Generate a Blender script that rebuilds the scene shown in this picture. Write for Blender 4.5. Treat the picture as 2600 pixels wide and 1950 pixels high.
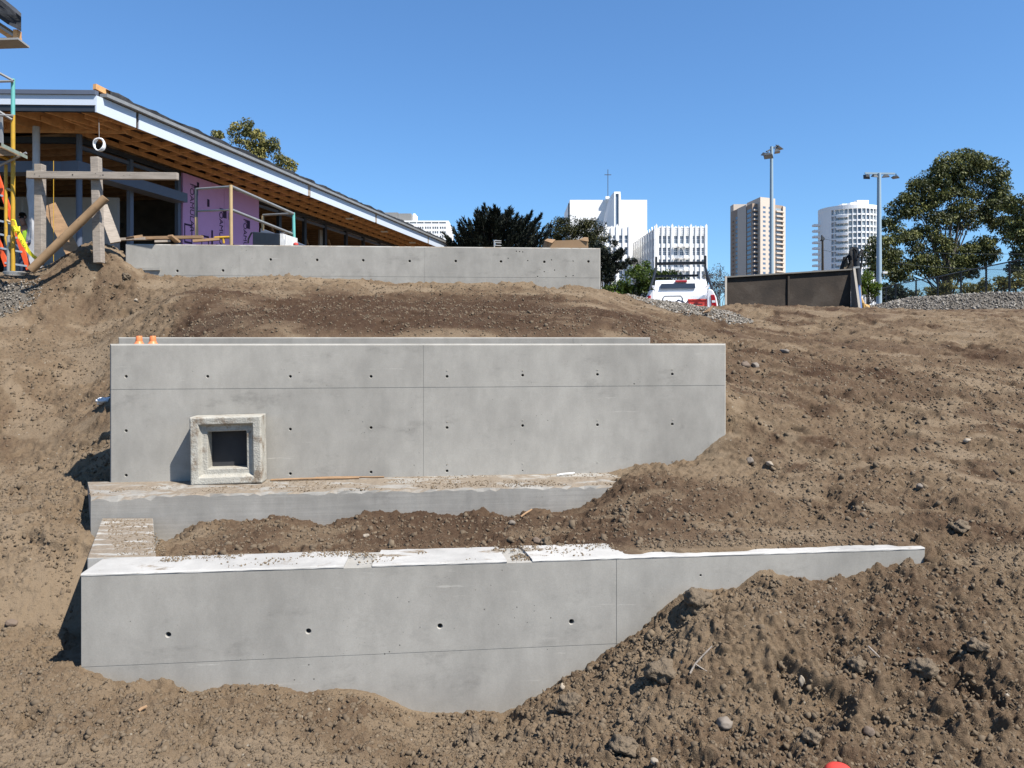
import bpy, math, random
import numpy as np
from mathutils import Vector, Matrix
random.seed(7)
RNG = np.random.default_rng(11)
for o in list(bpy.data.objects): bpy.data.objects.remove(o)
S = bpy.context.scene
C = S.collection

# ------------------------------------------------------------------ camera, sky, sun, exposure
F, CX, HY = 1950.0, 1300.0, 865.0
cam_data = bpy.data.cameras.new('camera')
cam = bpy.data.objects.new('camera', cam_data); C.objects.link(cam)
cam_data.sensor_width = 36.0; cam_data.lens = 27.0
cam_data.shift_y = -(975.0 - HY) / 2600.0
cam_data.clip_start = 0.1; cam_data.clip_end = 6000
cam.location = (0, 0, 0); cam.rotation_euler = (math.radians(90), 0, 0)
S.camera = cam
SUNV = Vector((-.36, .27, -.62)).normalized()
W = bpy.data.worlds.new('World'); S.world = W; W.use_nodes = True
nt = W.node_tree
sky = nt.nodes.new('ShaderNodeTexSky'); sky.sky_type = 'NISHITA'; sky.sun_disc = False
sky.sun_elevation = math.asin(-SUNV.z); sky.sun_rotation = math.atan2(-SUNV.x, -SUNV.y)
sky.altitude = 50; sky.air_density = 1.0; sky.dust_density = 0.35; sky.ozone_density = 3.0
bg = nt.nodes['Background']; bg.inputs['Strength'].default_value = 0.068
gam = nt.nodes.new('ShaderNodeGamma'); gam.inputs['Gamma'].default_value = .85
tint = nt.nodes.new('ShaderNodeMix'); tint.data_type = 'RGBA'; tint.blend_type = 'MULTIPLY'; tint.clamp_result = False; tint.inputs['Factor'].default_value = 1.0
tint.inputs['B'].default_value = (.83, 1.28, 1.74, 1)
nt.links.new(sky.outputs[0], gam.inputs['Color']); nt.links.new(gam.outputs[0], tint.inputs['A']); nt.links.new(tint.outputs['Result'], bg.inputs['Color'])
sun_data = bpy.data.lights.new('sun', 'SUN'); sun_data.energy = 5.0; sun_data.angle = math.radians(.53)
sun_data.color = (1.0, .955, .89)
sun = bpy.data.objects.new('sun', sun_data); C.objects.link(sun)
sun.rotation_euler = SUNV.to_track_quat('-Z', 'Y').to_euler(); sun.location = (20, -15, 35)
S.view_settings.view_transform = 'Standard'; S.view_settings.look = 'None'
S.view_settings.exposure = 0.93; S.view_settings.gamma = 1.0; S.view_settings.use_curve_mapping = False
try:
    S.cycles.max_bounces = 6; S.cycles.diffuse_bounces = 4; S.cycles.transparent_max_bounces = 6
except Exception: pass

# ------------------------------------------------------------------ helpers
def P(px, py, D): return Vector(((px - CX) / F * D, D, (HY - py) / F * D))
def tag(o, label=None, cat=None, group=None, kind=None):
    if label: o['label'] = label
    if cat: o['category'] = cat
    if group: o['group'] = group
    if kind: o['kind'] = kind
    return o
OFF = {}
def root(name, label, cat, loc, group=None, rz=0.0):
    o = bpy.data.objects.new(name, None); C.objects.link(o)
    o.empty_display_size = .2; o.location = loc; o.rotation_euler = (0, 0, rz)
    OFF[o.name] = Vector(loc)
    return tag(o, label, cat, group)
def link(name, me, parent=None, loc=(0, 0, 0), rot=(0, 0, 0), off=None):
    o = bpy.data.objects.new(name, me); C.objects.link(o)
    o.location = loc; o.rotation_euler = rot
    if parent is not None: o.parent = parent
    OFF[o.name] = off if off is not None else Vector((0, 0, 0))
    return o
def np_mesh(name, V, Fq, mat=None, smooth=False, attrs=None):
    """V (n,3); Fq (m,k) faces of one size k"""
    V = np.asarray(V, dtype=np.float32); Fq = np.asarray(Fq, dtype=np.int32)
    me = bpy.data.meshes.new(name)
    me.vertices.add(len(V)); me.vertices.foreach_set('co', V.ravel())
    k = Fq.shape[1]; m = len(Fq)
    me.loops.add(m * k); me.loops.foreach_set('vertex_index', Fq.ravel())
    me.polygons.add(m); me.polygons.foreach_set('loop_start', np.arange(0, m * k, k, dtype=np.int32))
    try: me.polygons.foreach_set('loop_total', np.full(m, k, dtype=np.int32))
    except Exception: pass
    if smooth: me.polygons.foreach_set('use_smooth', np.ones(m, dtype=bool))
    for an, av in (attrs or {}).items():
        at = me.attributes.new(an, 'FLOAT', 'POINT'); at.data.foreach_set('value', np.asarray(av, dtype=np.float32).ravel())
    me.update(calc_edges=True)
    if mat: me.materials.append(mat)
    return me

class MB:
    def __init__(s): s.v = []; s.f = []
    def add(s, vs, fs):
        b = len(s.v); s.v += [tuple(v) for v in vs]; s.f += [tuple(i + b for i in f) for f in fs]; return s
    def box(s, c, size, M=None):
        x, y, z = size[0] / 2, size[1] / 2, size[2] / 2
        vs = [Vector((sx * x, sy * y, sz * z)) for sz in (-1, 1) for sy in (-1, 1) for sx in (-1, 1)]
        if M is not None: vs = [M @ v for v in vs]
        vs = [v + Vector(c) for v in vs]
        return s.add(vs, [(0, 2, 3, 1), (4, 5, 7, 6), (0, 1, 5, 4), (2, 6, 7, 3), (0, 4, 6, 2), (1, 3, 7, 5)])
    def beam(s, a, b, w, h, up=(0, 0, 1)):
        a, b = Vector(a), Vector(b); d = (b - a).normalized(); u = Vector(up)
        if abs(d.dot(u)) > .98: u = Vector((0, 1, 0))
        r = d.cross(u).normalized(); u = r.cross(d).normalized()
        vs = [p + r * (sx * w / 2) + u * (sz * h / 2) for p in (a, b) for sx, sz in ((-1, -1), (1, -1), (1, 1), (-1, 1))]
        return s.add(vs, [(3, 2, 1, 0), (4, 5, 6, 7), (0, 1, 5, 4), (1, 2, 6, 5), (2, 3, 7, 6), (3, 0, 4, 7)])
    def path(s, pts, rad, n=8, cap=True):
        pts = [Vector(p) for p in pts]; k = len(pts)
        rad = rad if hasattr(rad, '__len__') else [rad] * k
        vs = []; prev = None
        for i, p in enumerate(pts):
            d = (pts[min(i + 1, k - 1)] - pts[max(i - 1, 0)]).normalized()
            if prev is None:
                u = Vector((0, 0, 1)) if abs(d.z) < .9 else Vector((1, 0, 0))
                u = (u - d * u.dot(d)).normalized()
            else:
                u = (prev - d * prev.dot(d)); u = u.normalized() if u.length > 1e-6 else prev
            prev = u; w = d.cross(u)
            for j in range(n):
                a = 2 * math.pi * j / n
                vs.append(p + (u * math.cos(a) + w * math.sin(a)) * rad[i])
        fs = [(i * n + j, i * n + (j + 1) % n, (i + 1) * n + (j + 1) % n, (i + 1) * n + j) for i in range(k - 1) for j in range(n)]
        if cap: fs += [tuple(range(n - 1, -1, -1)), tuple(range((k - 1) * n, k * n))]
        return s.add(vs, fs)
    def tube(s, a, b, r, r2=None, n=8): return s.path([a, b], [r, r if r2 is None else r2], n)
    def lathe(s, c, prof, n=16):
        c = Vector(c); vs = [c + Vector((r * math.cos(2 * math.pi * j / n), r * math.sin(2 * math.pi * j / n), z)) for r, z in prof for j in range(n)]
        k = len(prof)
        fs = [(i * n + j, i * n + (j + 1) % n, (i + 1) * n + (j + 1) % n, (i + 1) * n + j) for i in range(k - 1) for j in range(n)]
        fs += [tuple(range(n - 1, -1, -1)), tuple(range((k - 1) * n, k * n))]
        return s.add(vs, fs)
    def prism(s, poly, d):
        """poly: list of Vectors; extruded by vector d"""
        n = len(poly); d = Vector(d); poly = [Vector(p) for p in poly]
        vs = poly + [p + d for p in poly]
        return s.add(vs, [tuple(range(n - 1, -1, -1)), tuple(range(n, 2 * n))] + [(i, (i + 1) % n, n + (i + 1) % n, n + i) for i in range(n)])
    def mesh(s, name, mat, off=Vector((0, 0, 0)), smooth=False):
        me = bpy.data.meshes.new(name)
        me.from_pydata([(v[0] - off[0], v[1] - off[1], v[2] - off[2]) for v in s.v], [], s.f)
        if smooth:
            for p in me.polygons: p.use_smooth = True
            try: me.set_sharp_from_angle(angle=math.radians(38))
            except Exception: pass
        me.materials.append(mat); me.update(); return me
    def build(s, name, mat, parent=None, loc=None, smooth=False, local=False):
        off = Vector((0, 0, 0))
        if not local:
            if parent is not None: off = OFF.get(parent.name, off)
            elif loc is not None: off = Vector(loc)
        return link(name, s.mesh(name, mat, off, smooth), parent, (0, 0, 0) if parent is not None else (loc or (0, 0, 0)), off=off)

def bevel(o, w, seg=2, angle=40):
    m = o.modifiers.new('bevel', 'BEVEL'); m.width = w; m.segments = seg; m.limit_method = 'ANGLE'; m.angle_limit = math.radians(angle)
    return o

# ------------------------------------------------------------------ materials
KA = .58                      # the picture is exposed bright: measured colours scaled to real reflectances
BRIGHT = {'white_render', 'white_glazed_terracotta', 'white_car_paint', 'white_window_frame', 'white_bag', 'bare_white_plastic', 'aluminium', 'red_lens', 'far_window', 'far_window_pale', 'dark_window_glass', 'black_print', 'black_steel', 'rubber', 'yellow_tape', 'orange_cap_plastic', 'orange_fibreglass', 'red_plastic'}
def kcol(c, name): k = (.9 if name.startswith('white') else .8) if name in BRIGHT else (.8 if name == 'painted_fascia' else .85 if name in ('tan_stucco', 'brown_stucco') else .72 if name in ('weathered_wood', 'weathered_wood_beam') else .95 if name in ('pink_foam_board', 'joist_wood') else KA); return tuple(x * k for x in c)
def mat(name, col=(.5, .5, .5), rough=.7, metal=0.0, var=.12, nscale=6.0, bump=0.0, bscale=40.0, dirt=None, dirt_amt=0.0, dirt_scale=2.0, stretch=None, spec=.35, trans=0.0, second=None):
    col = kcol(col, name); dirt = kcol(dirt, name) if dirt else None; second = kcol(second, name) if second else None
    m = bpy.data.materials.new(name); m.use_nodes = True; t = m.node_tree; N = t.nodes; L = t.links
    b = N['Principled BSDF']; b.inputs['Roughness'].default_value = rough; b.inputs['Metallic'].default_value = metal
    b.inputs['Specular IOR Level'].default_value = spec
    tc = N.new('ShaderNodeTexCoord'); vec = tc.outputs['Object']
    if stretch:
        mp = N.new('ShaderNodeMapping'); mp.inputs['Scale'].default_value = stretch; L.new(vec, mp.inputs['Vector']); vec = mp.outputs[0]
    n = N.new('ShaderNodeTexNoise'); n.inputs['Scale'].default_value = nscale; n.inputs['Detail'].default_value = 6; n.inputs['Roughness'].default_value = .62
    L.new(vec, n.inputs['Vector'])
    r = N.new('ShaderNodeValToRGB'); e = r.color_ramp.elements
    c2 = second or tuple(min(1, c * (1 + var)) for c in col); c1 = col if second else tuple(c * (1 - var) for c in col)
    e[0].position = .3; e[0].color = (*c1, 1); e[1].position = .7; e[1].color = (*c2, 1)
    L.new(n.outputs['Fac'], r.inputs['Fac']); out = r.outputs['Color']
    if dirt:
        n2 = N.new('ShaderNodeTexNoise'); n2.inputs['Scale'].default_value = dirt_scale; n2.inputs['Detail'].default_value = 8; n2.inputs['Roughness'].default_value = .7
        L.new(vec, n2.inputs['Vector'])
        r2 = N.new('ShaderNodeValToRGB'); e2 = r2.color_ramp.elements; e2[0].position = .62 - dirt_amt * .35; e2[1].position = .74 - dirt_amt * .35
        L.new(n2.outputs['Fac'], r2.inputs['Fac'])
        mx = N.new('ShaderNodeMix'); mx.data_type = 'RGBA'; mx.inputs['B'].default_value = (*dirt, 1)
        L.new(out, mx.inputs['A']); L.new(r2.outputs['Color'], mx.inputs['Factor']); out = mx.outputs['Result']
    L.new(out, b.inputs['Base Color'])
    if bump:
        n3 = N.new('ShaderNodeTexNoise'); n3.inputs['Scale'].default_value = bscale; n3.inputs['Detail'].default_value = 5
        L.new(vec, n3.inputs['Vector'])
        bp = N.new('ShaderNodeBump'); bp.inputs['Strength'].default_value = 1.0; bp.inputs['Distance'].default_value = bump
        L.new(n3.outputs['Fac'], bp.inputs['Height']); L.new(bp.outputs[0], b.inputs['Normal'])
    return m

def concrete(name, base=(.478, .453, .402), dust=0.0, holes=1.0, dust_col=(.33, .268, .20), dust_stretch=(1, 1, 1), streak=1.0, board=0.0):
    base = kcol(base, name); dust_col = kcol(dust_col, name)
    m = bpy.data.materials.new(name); m.use_nodes = True; t = m.node_tree; N = t.nodes; L = t.links
    b = N['Principled BSDF']; b.inputs['Roughness'].default_value = .82; b.inputs['Specular IOR Level'].default_value = .25
    tc = N.new('ShaderNodeTexCoord'); V = tc.outputs['Object']
    def noise(scale, detail, rough=.6, st=None, dist=0):
        v = V
        if st:
            mp = N.new('ShaderNodeMapping'); mp.inputs['Scale'].default_value = st; L.new(V, mp.inputs['Vector']); v = mp.outputs[0]
        n = N.new('ShaderNodeTexNoise'); n.inputs['Scale'].default_value = scale; n.inputs['Detail'].default_value = detail; n.inputs['Roughness'].default_value = rough
        n.inputs['Distortion'].default_value = dist; L.new(v, n.inputs['Vector']); return n.outputs['Fac']
    def ramp(x, p0, p1, v0=0, v1=1):
        r = N.new('ShaderNodeMapRange'); r.interpolation_type = 'SMOOTHSTEP'
        for k, q in zip(('From Min', 'From Max', 'To Min', 'To Max'), (p0, p1, v0, v1)): r.inputs[k].default_value = q
        L.new(x, r.inputs['Value']); return r.outputs[0]
    def mth(op, a, c):
        q = N.new('ShaderNodeMath'); q.operation = op
        for i, x in enumerate((a, c)):
            if isinstance(x, (int, float)): q.inputs[i].default_value = x
            else: L.new(x, q.inputs[i])
        return q.outputs[0]
    big = ramp(noise(.9, 5, .55), .3, .7, .88, 1.09)
    mid = ramp(noise(5, 6, .65, (1, 1, .55)), .25, .75, .9, 1.09)
    fine = ramp(noise(90, 3, .6), .2, .8, .94, 1.06)
    ver = ramp(noise(1.0, 4, .6, (5, 5, .35)), .35, .7, .975, 1.02)
    k = mth('MULTIPLY', mth('MULTIPLY', big, mid), mth('MULTIPLY', fine, ver))
    scr = ramp(noise(1.0, 5, .7, (1.6, 1.6, 22)), .64, .74, 0, .20 * streak)
    k = mth('ADD', k, scr)
    dk = ramp(noise(1.7, 5, .7, (1, 1, 2.2), .15), .54, .76, 0, .15 * streak)
    k = mth('SUBTRACT', k, dk)
    if board:
        k = mth('MULTIPLY', k, ramp(noise(1.0, 4, .7, (1.2, 1.2, 45), .5), .3, .7, 1 - board, 1 + board * .5))
    vo = N.new('ShaderNodeTexVoronoi'); vo.inputs['Scale'].default_value = 13; L.new(V, vo.inputs['Vector'])
    dens = ramp(noise(1.4, 3), .45, .75, .012, .075 * holes)
    spot = mth('LESS_THAN', vo.outputs['Distance'], dens)
    vo2 = N.new('ShaderNodeTexVoronoi'); vo2.inputs['Scale'].default_value = 41; L.new(V, vo2.inputs['Vector'])
    spot2 = mth('LESS_THAN', vo2.outputs['Distance'], ramp(noise(2.3, 3), .5, .8, 0.0, .11 * holes))
    sp = mth('MAXIMUM', spot, spot2)
    k = mth('MULTIPLY', k, mth('SUBTRACT', 1.0, mth('MULTIPLY', sp, .6)))
    hs = N.new('ShaderNodeVectorMath'); hs.operation = 'SCALE'; hs.inputs[0].default_value = base; L.new(k, hs.inputs['Scale']); out = hs.outputs[0]
    if dust:
        g = N.new('ShaderNodeNewGeometry'); sx = N.new('ShaderNodeSeparateXYZ'); L.new(g.outputs['Normal'], sx.inputs[0])
        up = ramp(sx.outputs['Z'], .4, .8)
        dn = ramp(noise(2.2, 9, .72, dust_stretch, .4), .62 - dust * .4, .70 - dust * .4)
        dm = mth('MULTIPLY', up, dn)
        mx = N.new('ShaderNodeMix'); mx.data_type = 'RGBA'; L.new(out, mx.inputs['A']); L.new(dm, mx.inputs['Factor'])
        dc = N.new('ShaderNodeVectorMath'); dc.operation = 'SCALE'; dc.inputs[0].default_value = dust_col; L.new(ramp(noise(30, 6, .7), .2, .8, .7, 1.25), dc.inputs['Scale'])
        L.new(dc.outputs[0], mx.inputs['B']); out = mx.outputs['Result']
    L.new(out, b.inputs['Base Color'])
    h = mth('SUBTRACT', mth('MULTIPLY', noise(60, 5, .7), .25), sp)
    bp = N.new('ShaderNodeBump'); bp.inputs['Distance'].default_value = .0035; bp.inputs['Strength'].default_value = .8
    L.new(h, bp.inputs['Height']); L.new(bp.outputs[0], b.inputs['Normal'])
    return m

def attr_mat(name, lo, hi, attr='tone', rough=.8, transl=0.0, extra=None):
    lo, hi = kcol(lo, name), kcol(hi, name); extra = (extra[0], kcol(extra[1], name)) if extra else None
    m = bpy.data.materials.new(name); m.use_nodes = True; t = m.node_tree; N = t.nodes; L = t.links
    b = N['Principled BSDF']; b.inputs['Roughness'].default_value = rough; b.inputs['Specular IOR Level'].default_value = .25
    a = N.new('ShaderNodeAttribute'); a.attribute_name = attr
    r = N.new('ShaderNodeValToRGB'); e = r.color_ramp.elements; e[0].color = (*lo, 1); e[1].color = (*hi, 1)
    if extra: q = r.color_ramp.elements.new(extra[0]); q.color = (*extra[1], 1)
    L.new(a.outputs['Fac'], r.inputs['Fac']); L.new(r.outputs[0], b.inputs['Base Color'])
    if transl:
        tr = N.new('ShaderNodeBsdfTranslucent'); L.new(r.outputs[0], tr.inputs['Color'])
        mx = N.new('ShaderNodeMixShader'); mx.inputs[0].default_value = transl
        L.new(b.outputs[0], mx.inputs[1]); L.new(tr.outputs[0], mx.inputs[2]); L.new(mx.outputs[0], N['Material Output'].inputs['Surface'])
    return m

SOILC = (.205, .155, .103)
M = {}
M['conc'] = concrete('concrete_smooth', holes=1.4, streak=1.5)
M['conc_up'] = concrete('concrete_upper', base=(.485, .46, .41), holes=1.5, streak=1.5, dust=.35)
M['conc_foot'] = concrete('concrete_footing', base=(.45, .425, .38), dust=.50, holes=1.3, board=.10, dust_stretch=(.7, 1.5, 1))
M['cope'] = concrete('concrete_coping', base=(.60, .58, .54), dust=.17, holes=.4, dust_stretch=(.7, 1.6, 1))
M['pier'] = concrete('concrete_pier_top', base=(.60, .58, .53), dust=.52, holes=.6, dust_stretch=(1.0, 4.5, 1))
M['precast'] = mat('precast_concrete', (.56, .53, .455), .9, var=.18, nscale=9, bump=.010, bscale=70, dirt=(.30, .235, .17), dirt_amt=.33, dirt_scale=5)
M['pvc'] = mat('bare_white_plastic', (.72, .71, .68), .5)
M['wood_grey'] = mat('weathered_wood', (.37, .315, .26), .85, nscale=2, var=.28, stretch=(3, 3, 18), bump=.003, bscale=20, dirt=(.14, .10, .07), dirt_amt=.06, dirt_scale=3)
M['wood_greyx'] = mat('weathered_wood_beam', (.40, .34, .28), .85, nscale=2, var=.25, stretch=(1.2, 14, 14), bump=.003, bscale=20, dirt=(.12, .08, .06), dirt_amt=.05, dirt_scale=4)
M['lumber'] = mat('fresh_lumber', (.42, .26, .14), .8, nscale=2, var=.25, stretch=(3, 3, 9), bump=.002, bscale=30)
M['joist'] = mat('joist_wood', (.56, .30, .125), .8, nscale=1.5, var=.25, stretch=(3, 3, 3))
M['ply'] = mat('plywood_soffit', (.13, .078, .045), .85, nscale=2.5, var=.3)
M['log'] = mat('tan_post', (.40, .255, .135), .75, nscale=5, var=.14, dirt=(.16, .10, .06), dirt_amt=.12, dirt_scale=4)
M['fascia'] = mat('painted_fascia', (.60, .66, .74), .35, var=.03, nscale=1.0)
M['dark_metal'] = mat('dark_grey_aluminium', (.062, .068, .08), .4, metal=.3, var=.1)
M['slate_metal'] = mat('slate_blue_metal', (.15, .175, .235), .45, var=.06, nscale=1.5)
M['felt'] = mat('bitumen_felt', (.055, .058, .066), .9, var=.45, nscale=3, bump=.02, bscale=9)
M['ins'] = mat('batt_insulation', (.62, .45, .28), .95, var=.55, nscale=2.2, bump=.03, bscale=5)
M['gyp'] = mat('grey_board', (.46, .45, .43), .9, var=.05)
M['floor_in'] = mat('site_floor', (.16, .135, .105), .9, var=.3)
M['box_shade'] = mat('painted_box_shade', (.05, .05, .053), .8)  # near-black colour painted in for the shade inside the precast box
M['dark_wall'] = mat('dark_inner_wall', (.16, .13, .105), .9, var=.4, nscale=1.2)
M['pink'] = mat('pink_foam_board', (.52, .29, .51), .75, var=.06, nscale=1.3, dirt=(.46, .245, .46), dirt_amt=.1, dirt_scale=1.5)
M['print'] = mat('dark_print', (.055, .025, .075), .8)
M['black'] = mat('black_print', (.012, .012, .012), .7)
M['yellow'] = mat('yellow_paint_worn', (.72, .42, .035), .5, var=.12, nscale=7, dirt=(.34, .22, .12), dirt_amt=.08, dirt_scale=9)
M['cream'] = mat('faded_yellow_paint', (.66, .47, .24), .55, var=.12, nscale=5, dirt=(.42, .38, .33), dirt_amt=.12, dirt_scale=6)
M['teal'] = mat('teal_paint', (.20, .62, .56), .5, var=.1, nscale=5, dirt=(.5, .45, .36), dirt_amt=.08, dirt_scale=6)
M['galv'] = mat('galvanised_steel', (.50, .49, .46), .45, metal=.4, var=.12)
M['plank'] = mat('scaffold_plank', (.40, .45, .36), .7, var=.2, stretch=(2, 2, 2))
M['orange'] = mat('orange_fibreglass', (.80, .105, .025), .5, var=.08)
M['alu'] = mat('aluminium', (.66, .66, .66), .35, metal=.5, var=.05)
M['tape'] = mat('yellow_tape', (.80, .70, .02), .45, var=.05)
M['plastic_wrap'] = mat('milky_wrap', (.62, .62, .63), .4, var=.12, nscale=3, bump=.01, bscale=8)
M['cap'] = mat('orange_cap_plastic', (.80, .24, .085), .45, var=.04)
M['red'] = mat('red_plastic', (.62, .06, .045), .55, var=.12, dirt=(.45, .16, .11), dirt_amt=.12, dirt_scale=9)
M['redglass'] = mat('red_lens', (.42, .008, .012), .15, var=.1, spec=.6)
M['white_paint'] = mat('white_car_paint', (.80, .80, .80), .22, var=.02, spec=.5)
M['blackm'] = mat('black_steel', (.014, .015, .017), .45, var=.2)
M['glass'] = mat('dark_window_glass', (.028, .036, .05), .08, var=.3, nscale=.4, spec=.6)
M['rubber'] = mat('rubber', (.02, .02, .02), .85)
M['rust'] = mat('rusted_plate', (.048, .034, .023), .8, metal=.15, var=.4, nscale=2.0, dirt=(.075, .058, .043), dirt_amt=.30, dirt_scale=2.2, bump=.004, bscale=25)
M['rust_lt'] = mat('scraped_plate', (.34, .31, .265), .7, metal=.2, var=.15, nscale=3)
M['rod_sky_tint'] = mat('chrome_with_sky_tint', (.30, .42, .70), .25, metal=.4, var=.05)  # chrome rod; the sky's reflection is painted in as blue
M['dig_yellow'] = mat('machine_yellow', (.62, .36, .10), .6, var=.2, dirt=(.2, .14, .08), dirt_amt=.15)
M['khaki'] = mat('khaki_machine_paint', (.27, .215, .15), .6, var=.2, dirt=(.12, .09, .06), dirt_amt=.15)
M['card'] = mat('cardboard', (.40, .255, .14), .85, var=.1, nscale=2)
M['bag'] = mat('white_bag', (.78, .78, .77), .5, var=.05)
M['pole'] = mat('pale_blue_pole', (.46, .60, .69), .45, var=.04, nscale=.7)
M['lampgrey'] = mat('lamp_housing', (.10, .11, .12), .5, var=.2)
M['lampface'] = mat('lamp_glass', (.50, .52, .52), .25, var=.1)
M['w_white'] = mat('white_render', (.88, .87, .845), .8, var=.02, nscale=.1)
M['w_orn'] = mat('white_glazed_terracotta', (.88, .87, .845), .7, var=.025, nscale=.2)
M['w_tan'] = mat('tan_stucco', (.62, .53, .44), .85, var=.03, nscale=.05)
M['w_brown'] = mat('brown_stucco', (.37, .28, .215), .85, var=.04, nscale=.05)
M['w_grey'] = mat('grey_panel', (.33, .325, .31), .85, var=.08, nscale=.15)
M['pane'] = mat('far_window', (.12, .165, .23), .25, var=.35, nscale=.09, spec=.6)
M['pane2'] = mat('far_window_pale', (.30, .36, .40), .35, var=.3, nscale=.13, spec=.5)
M['frame_w'] = mat('white_window_frame', (.72, .74, .76), .6, var=.02)
M['bark'] = mat('grey_bark', (.20, .165, .135), .9, var=.3, nscale=1.5)
M['bark_dk'] = mat('dark_bark', (.07, .055, .042), .9, var=.3, nscale=1.5)
M['leaf_euc'] = attr_mat('eucalyptus_leaf', (.030, .040, .015), (.34, .34, .10), rough=.55, transl=.22, extra=(.5, (.135, .155, .050)))
M['leaf_euc2'] = attr_mat('eucalyptus_leaf_olive', (.08, .09, .028), (.46, .40, .12), rough=.55, transl=.22, extra=(.5, (.25, .245, .078)))
M['leaf_cyp'] = attr_mat('cypress_needle', (.006, .010, .007), (.026, .036, .017), rough=.7)
M['leaf_pine'] = attr_mat('pine_needle', (.022, .027, .012), (.13, .125, .036), rough=.65, extra=(.5, (.060, .066, .023)))
M['leaf_bush'] = attr_mat('bright_leaf', (.025, .045, .010), (.16, .23, .035), rough=.5, transl=.25, extra=(.5, (.075, .115, .020)))
M['leaf_lime'] = attr_mat('lime_leaf', (.06, .11, .015), (.26, .36, .06), rough=.5, transl=.3)
M['leaf_grey'] = attr_mat('grey_green_leaf', (.03, .045, .025), (.13, .165, .09), rough=.6, transl=.2)
M['leaf_dry'] = attr_mat('dry_leaf', (.05, .04, .03), (.20, .155, .11), rough=.8, transl=.1)
M['gravel'] = attr_mat('gravel_stone', (.13, .112, .09), (.50, .455, .39), rough=.9, extra=(.6, (.27, .24, .20)))
M['clod'] = attr_mat('soil_clod', (.125, .086, .053), (.285, .213, .138), rough=.97, extra=(.55, SOILC))
M['stone_pale'] = mat('pale_stone', (.44, .37, .285), .85, var=.2, nscale=9, bump=.004, bscale=40)
M['stone_brown'] = mat('brown_stone', (.23, .17, .125), .85, var=.2, nscale=9, bump=.004, bscale=40)
M['stone_grey'] = mat('grey_stone', (.27, .225, .18), .7, var=.15, nscale=7, bump=.003, bscale=50)
M['soil_lump'] = mat('soil_lump', SOILC, .97, var=.2, nscale=12, bump=.03, bscale=38)
M['skin'] = mat('skin', (.36, .19, .125), .6); M['hair'] = mat('dark_hair', (.02, .015, .012), .7)
M['hiviz'] = mat('neon_yellow_fabric', (.42, .72, .04), .8, var=.1); M['navy'] = mat('navy_fabric', (.03, .05, .10), .85, var=.2)
M['denim'] = mat('denim', (.05, .075, .14), .85, var=.2)
# ------------------------------------------------------------------ noise
def _h(ix, iy, seed):
    with np.errstate(over='ignore'):
        h = (ix.astype(np.int64) * 374761393 + iy.astype(np.int64) * 668265263 + seed * 974711) & 0xFFFFFFFF
        h = ((h ^ (h >> 13)) * 1274126177) & 0xFFFFFFFF
        h = h ^ (h >> 16)
    return (h & 0xFFFF).astype(np.float32) / 65535.0
def vnoise(x, y, seed=0):
    ix = np.floor(x).astype(np.int64); iy = np.floor(y).astype(np.int64)
    fx = (x - ix).astype(np.float32); fy = (y - iy).astype(np.float32)
    ux = fx * fx * fx * (fx * (fx * 6 - 15) + 10); uy = fy * fy * fy * (fy * (fy * 6 - 15) + 10)
    a = _h(ix, iy, seed); b = _h(ix + 1, iy, seed); c = _h(ix, iy + 1, seed); d = _h(ix + 1, iy + 1, seed)
    return (a + (b - a) * ux) * (1 - uy) + (c + (d - c) * ux) * uy
def fbm(x, y, seed=0, octv=4, gain=.5):
    s = 0; a = 1.0; t = 0
    for i in range(octv):
        ang = .7 * i + .3; cx, sx = math.cos(ang), math.sin(ang)
        s = s + a * vnoise(x * cx - y * sx + 17.3 * i, x * sx + y * cx - 9.1 * i, seed + i); t += a; a *= gain; x = x * 2.03; y = y * 2.03
    return s / t
def clods(x, y, cell, prob, seed):
    """rounded lumps: height in units of the cell size"""
    gx = x / cell; gy = y / cell; ix = np.floor(gx).astype(np.int64); iy = np.floor(gy).astype(np.int64)
    out = np.zeros_like(gx, dtype=np.float32)
    for dx in (-1, 0, 1):
        for dy in (-1, 0, 1):
            jx, jy = ix + dx, iy + dy
            px = jx + _h(jx, jy, seed); py = jy + _h(jx, jy, seed + 1)
            R = .18 + .42 * _h(jx, jy, seed + 2) ** 2; on = _h(jx, jy, seed + 3) < prob
            e = .6 + .8 * _h(jx, jy, seed + 4)
            d2 = ((gx - px) * e) ** 2 + ((gy - py) / e) ** 2
            hgt = np.where(on, R * np.sqrt(np.clip(1 - d2 / (R * R), 0, 1)), 0)
            out = np.maximum(out, hgt)
    return out
def sstep(a, b, x):
    t = np.clip((x - a) / (b - a), 0, 1); return t * t * (3 - 2 * t)

# ------------------------------------------------------------------ the planes of the walls (world metres, eye at the origin)
def unit2(t): q = math.hypot(1, t); return (1 / q, t / q)
class Plane:
    def __init__(s, p0, t, ztop, length):
        s.p = p0; s.t = unit2(t); s.n = (-s.t[1], s.t[0]); s.z = ztop; s.L = length
    def hit(s, px, py):
        """ray of a picture point with the wall face -> (u along, v below the top), 3D point"""
        k = (px - CX) / F
        D = (s.p[1] * s.t[0] - s.p[0] * s.t[1]) / (s.t[0] - k * s.t[1])
        q = P(px, py, D); return ((q.x - s.p[0]) * s.t[0] + (q.y - s.p[1]) * s.t[1], s.z - q.z), q
    def at(s, u, d, z): return Vector((s.p[0] + s.t[0] * u + s.n[0] * d, s.p[1] + s.t[1] * u + s.n[1] * d, z))
    def sd(s, x, y): return (x - s.p[0]) * s.n[0] + (y - s.p[1]) * s.n[1]
    def su(s, x, y): return (x - s.p[0]) * s.t[0] + (y - s.p[1]) * s.t[1]
ZA, ZF, ZM, ZU, ZR = -1.85, -1.625, -.037, 1.918, .045
FW = Plane((-3.425, 6.10), .11, ZA, 7.17)
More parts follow.
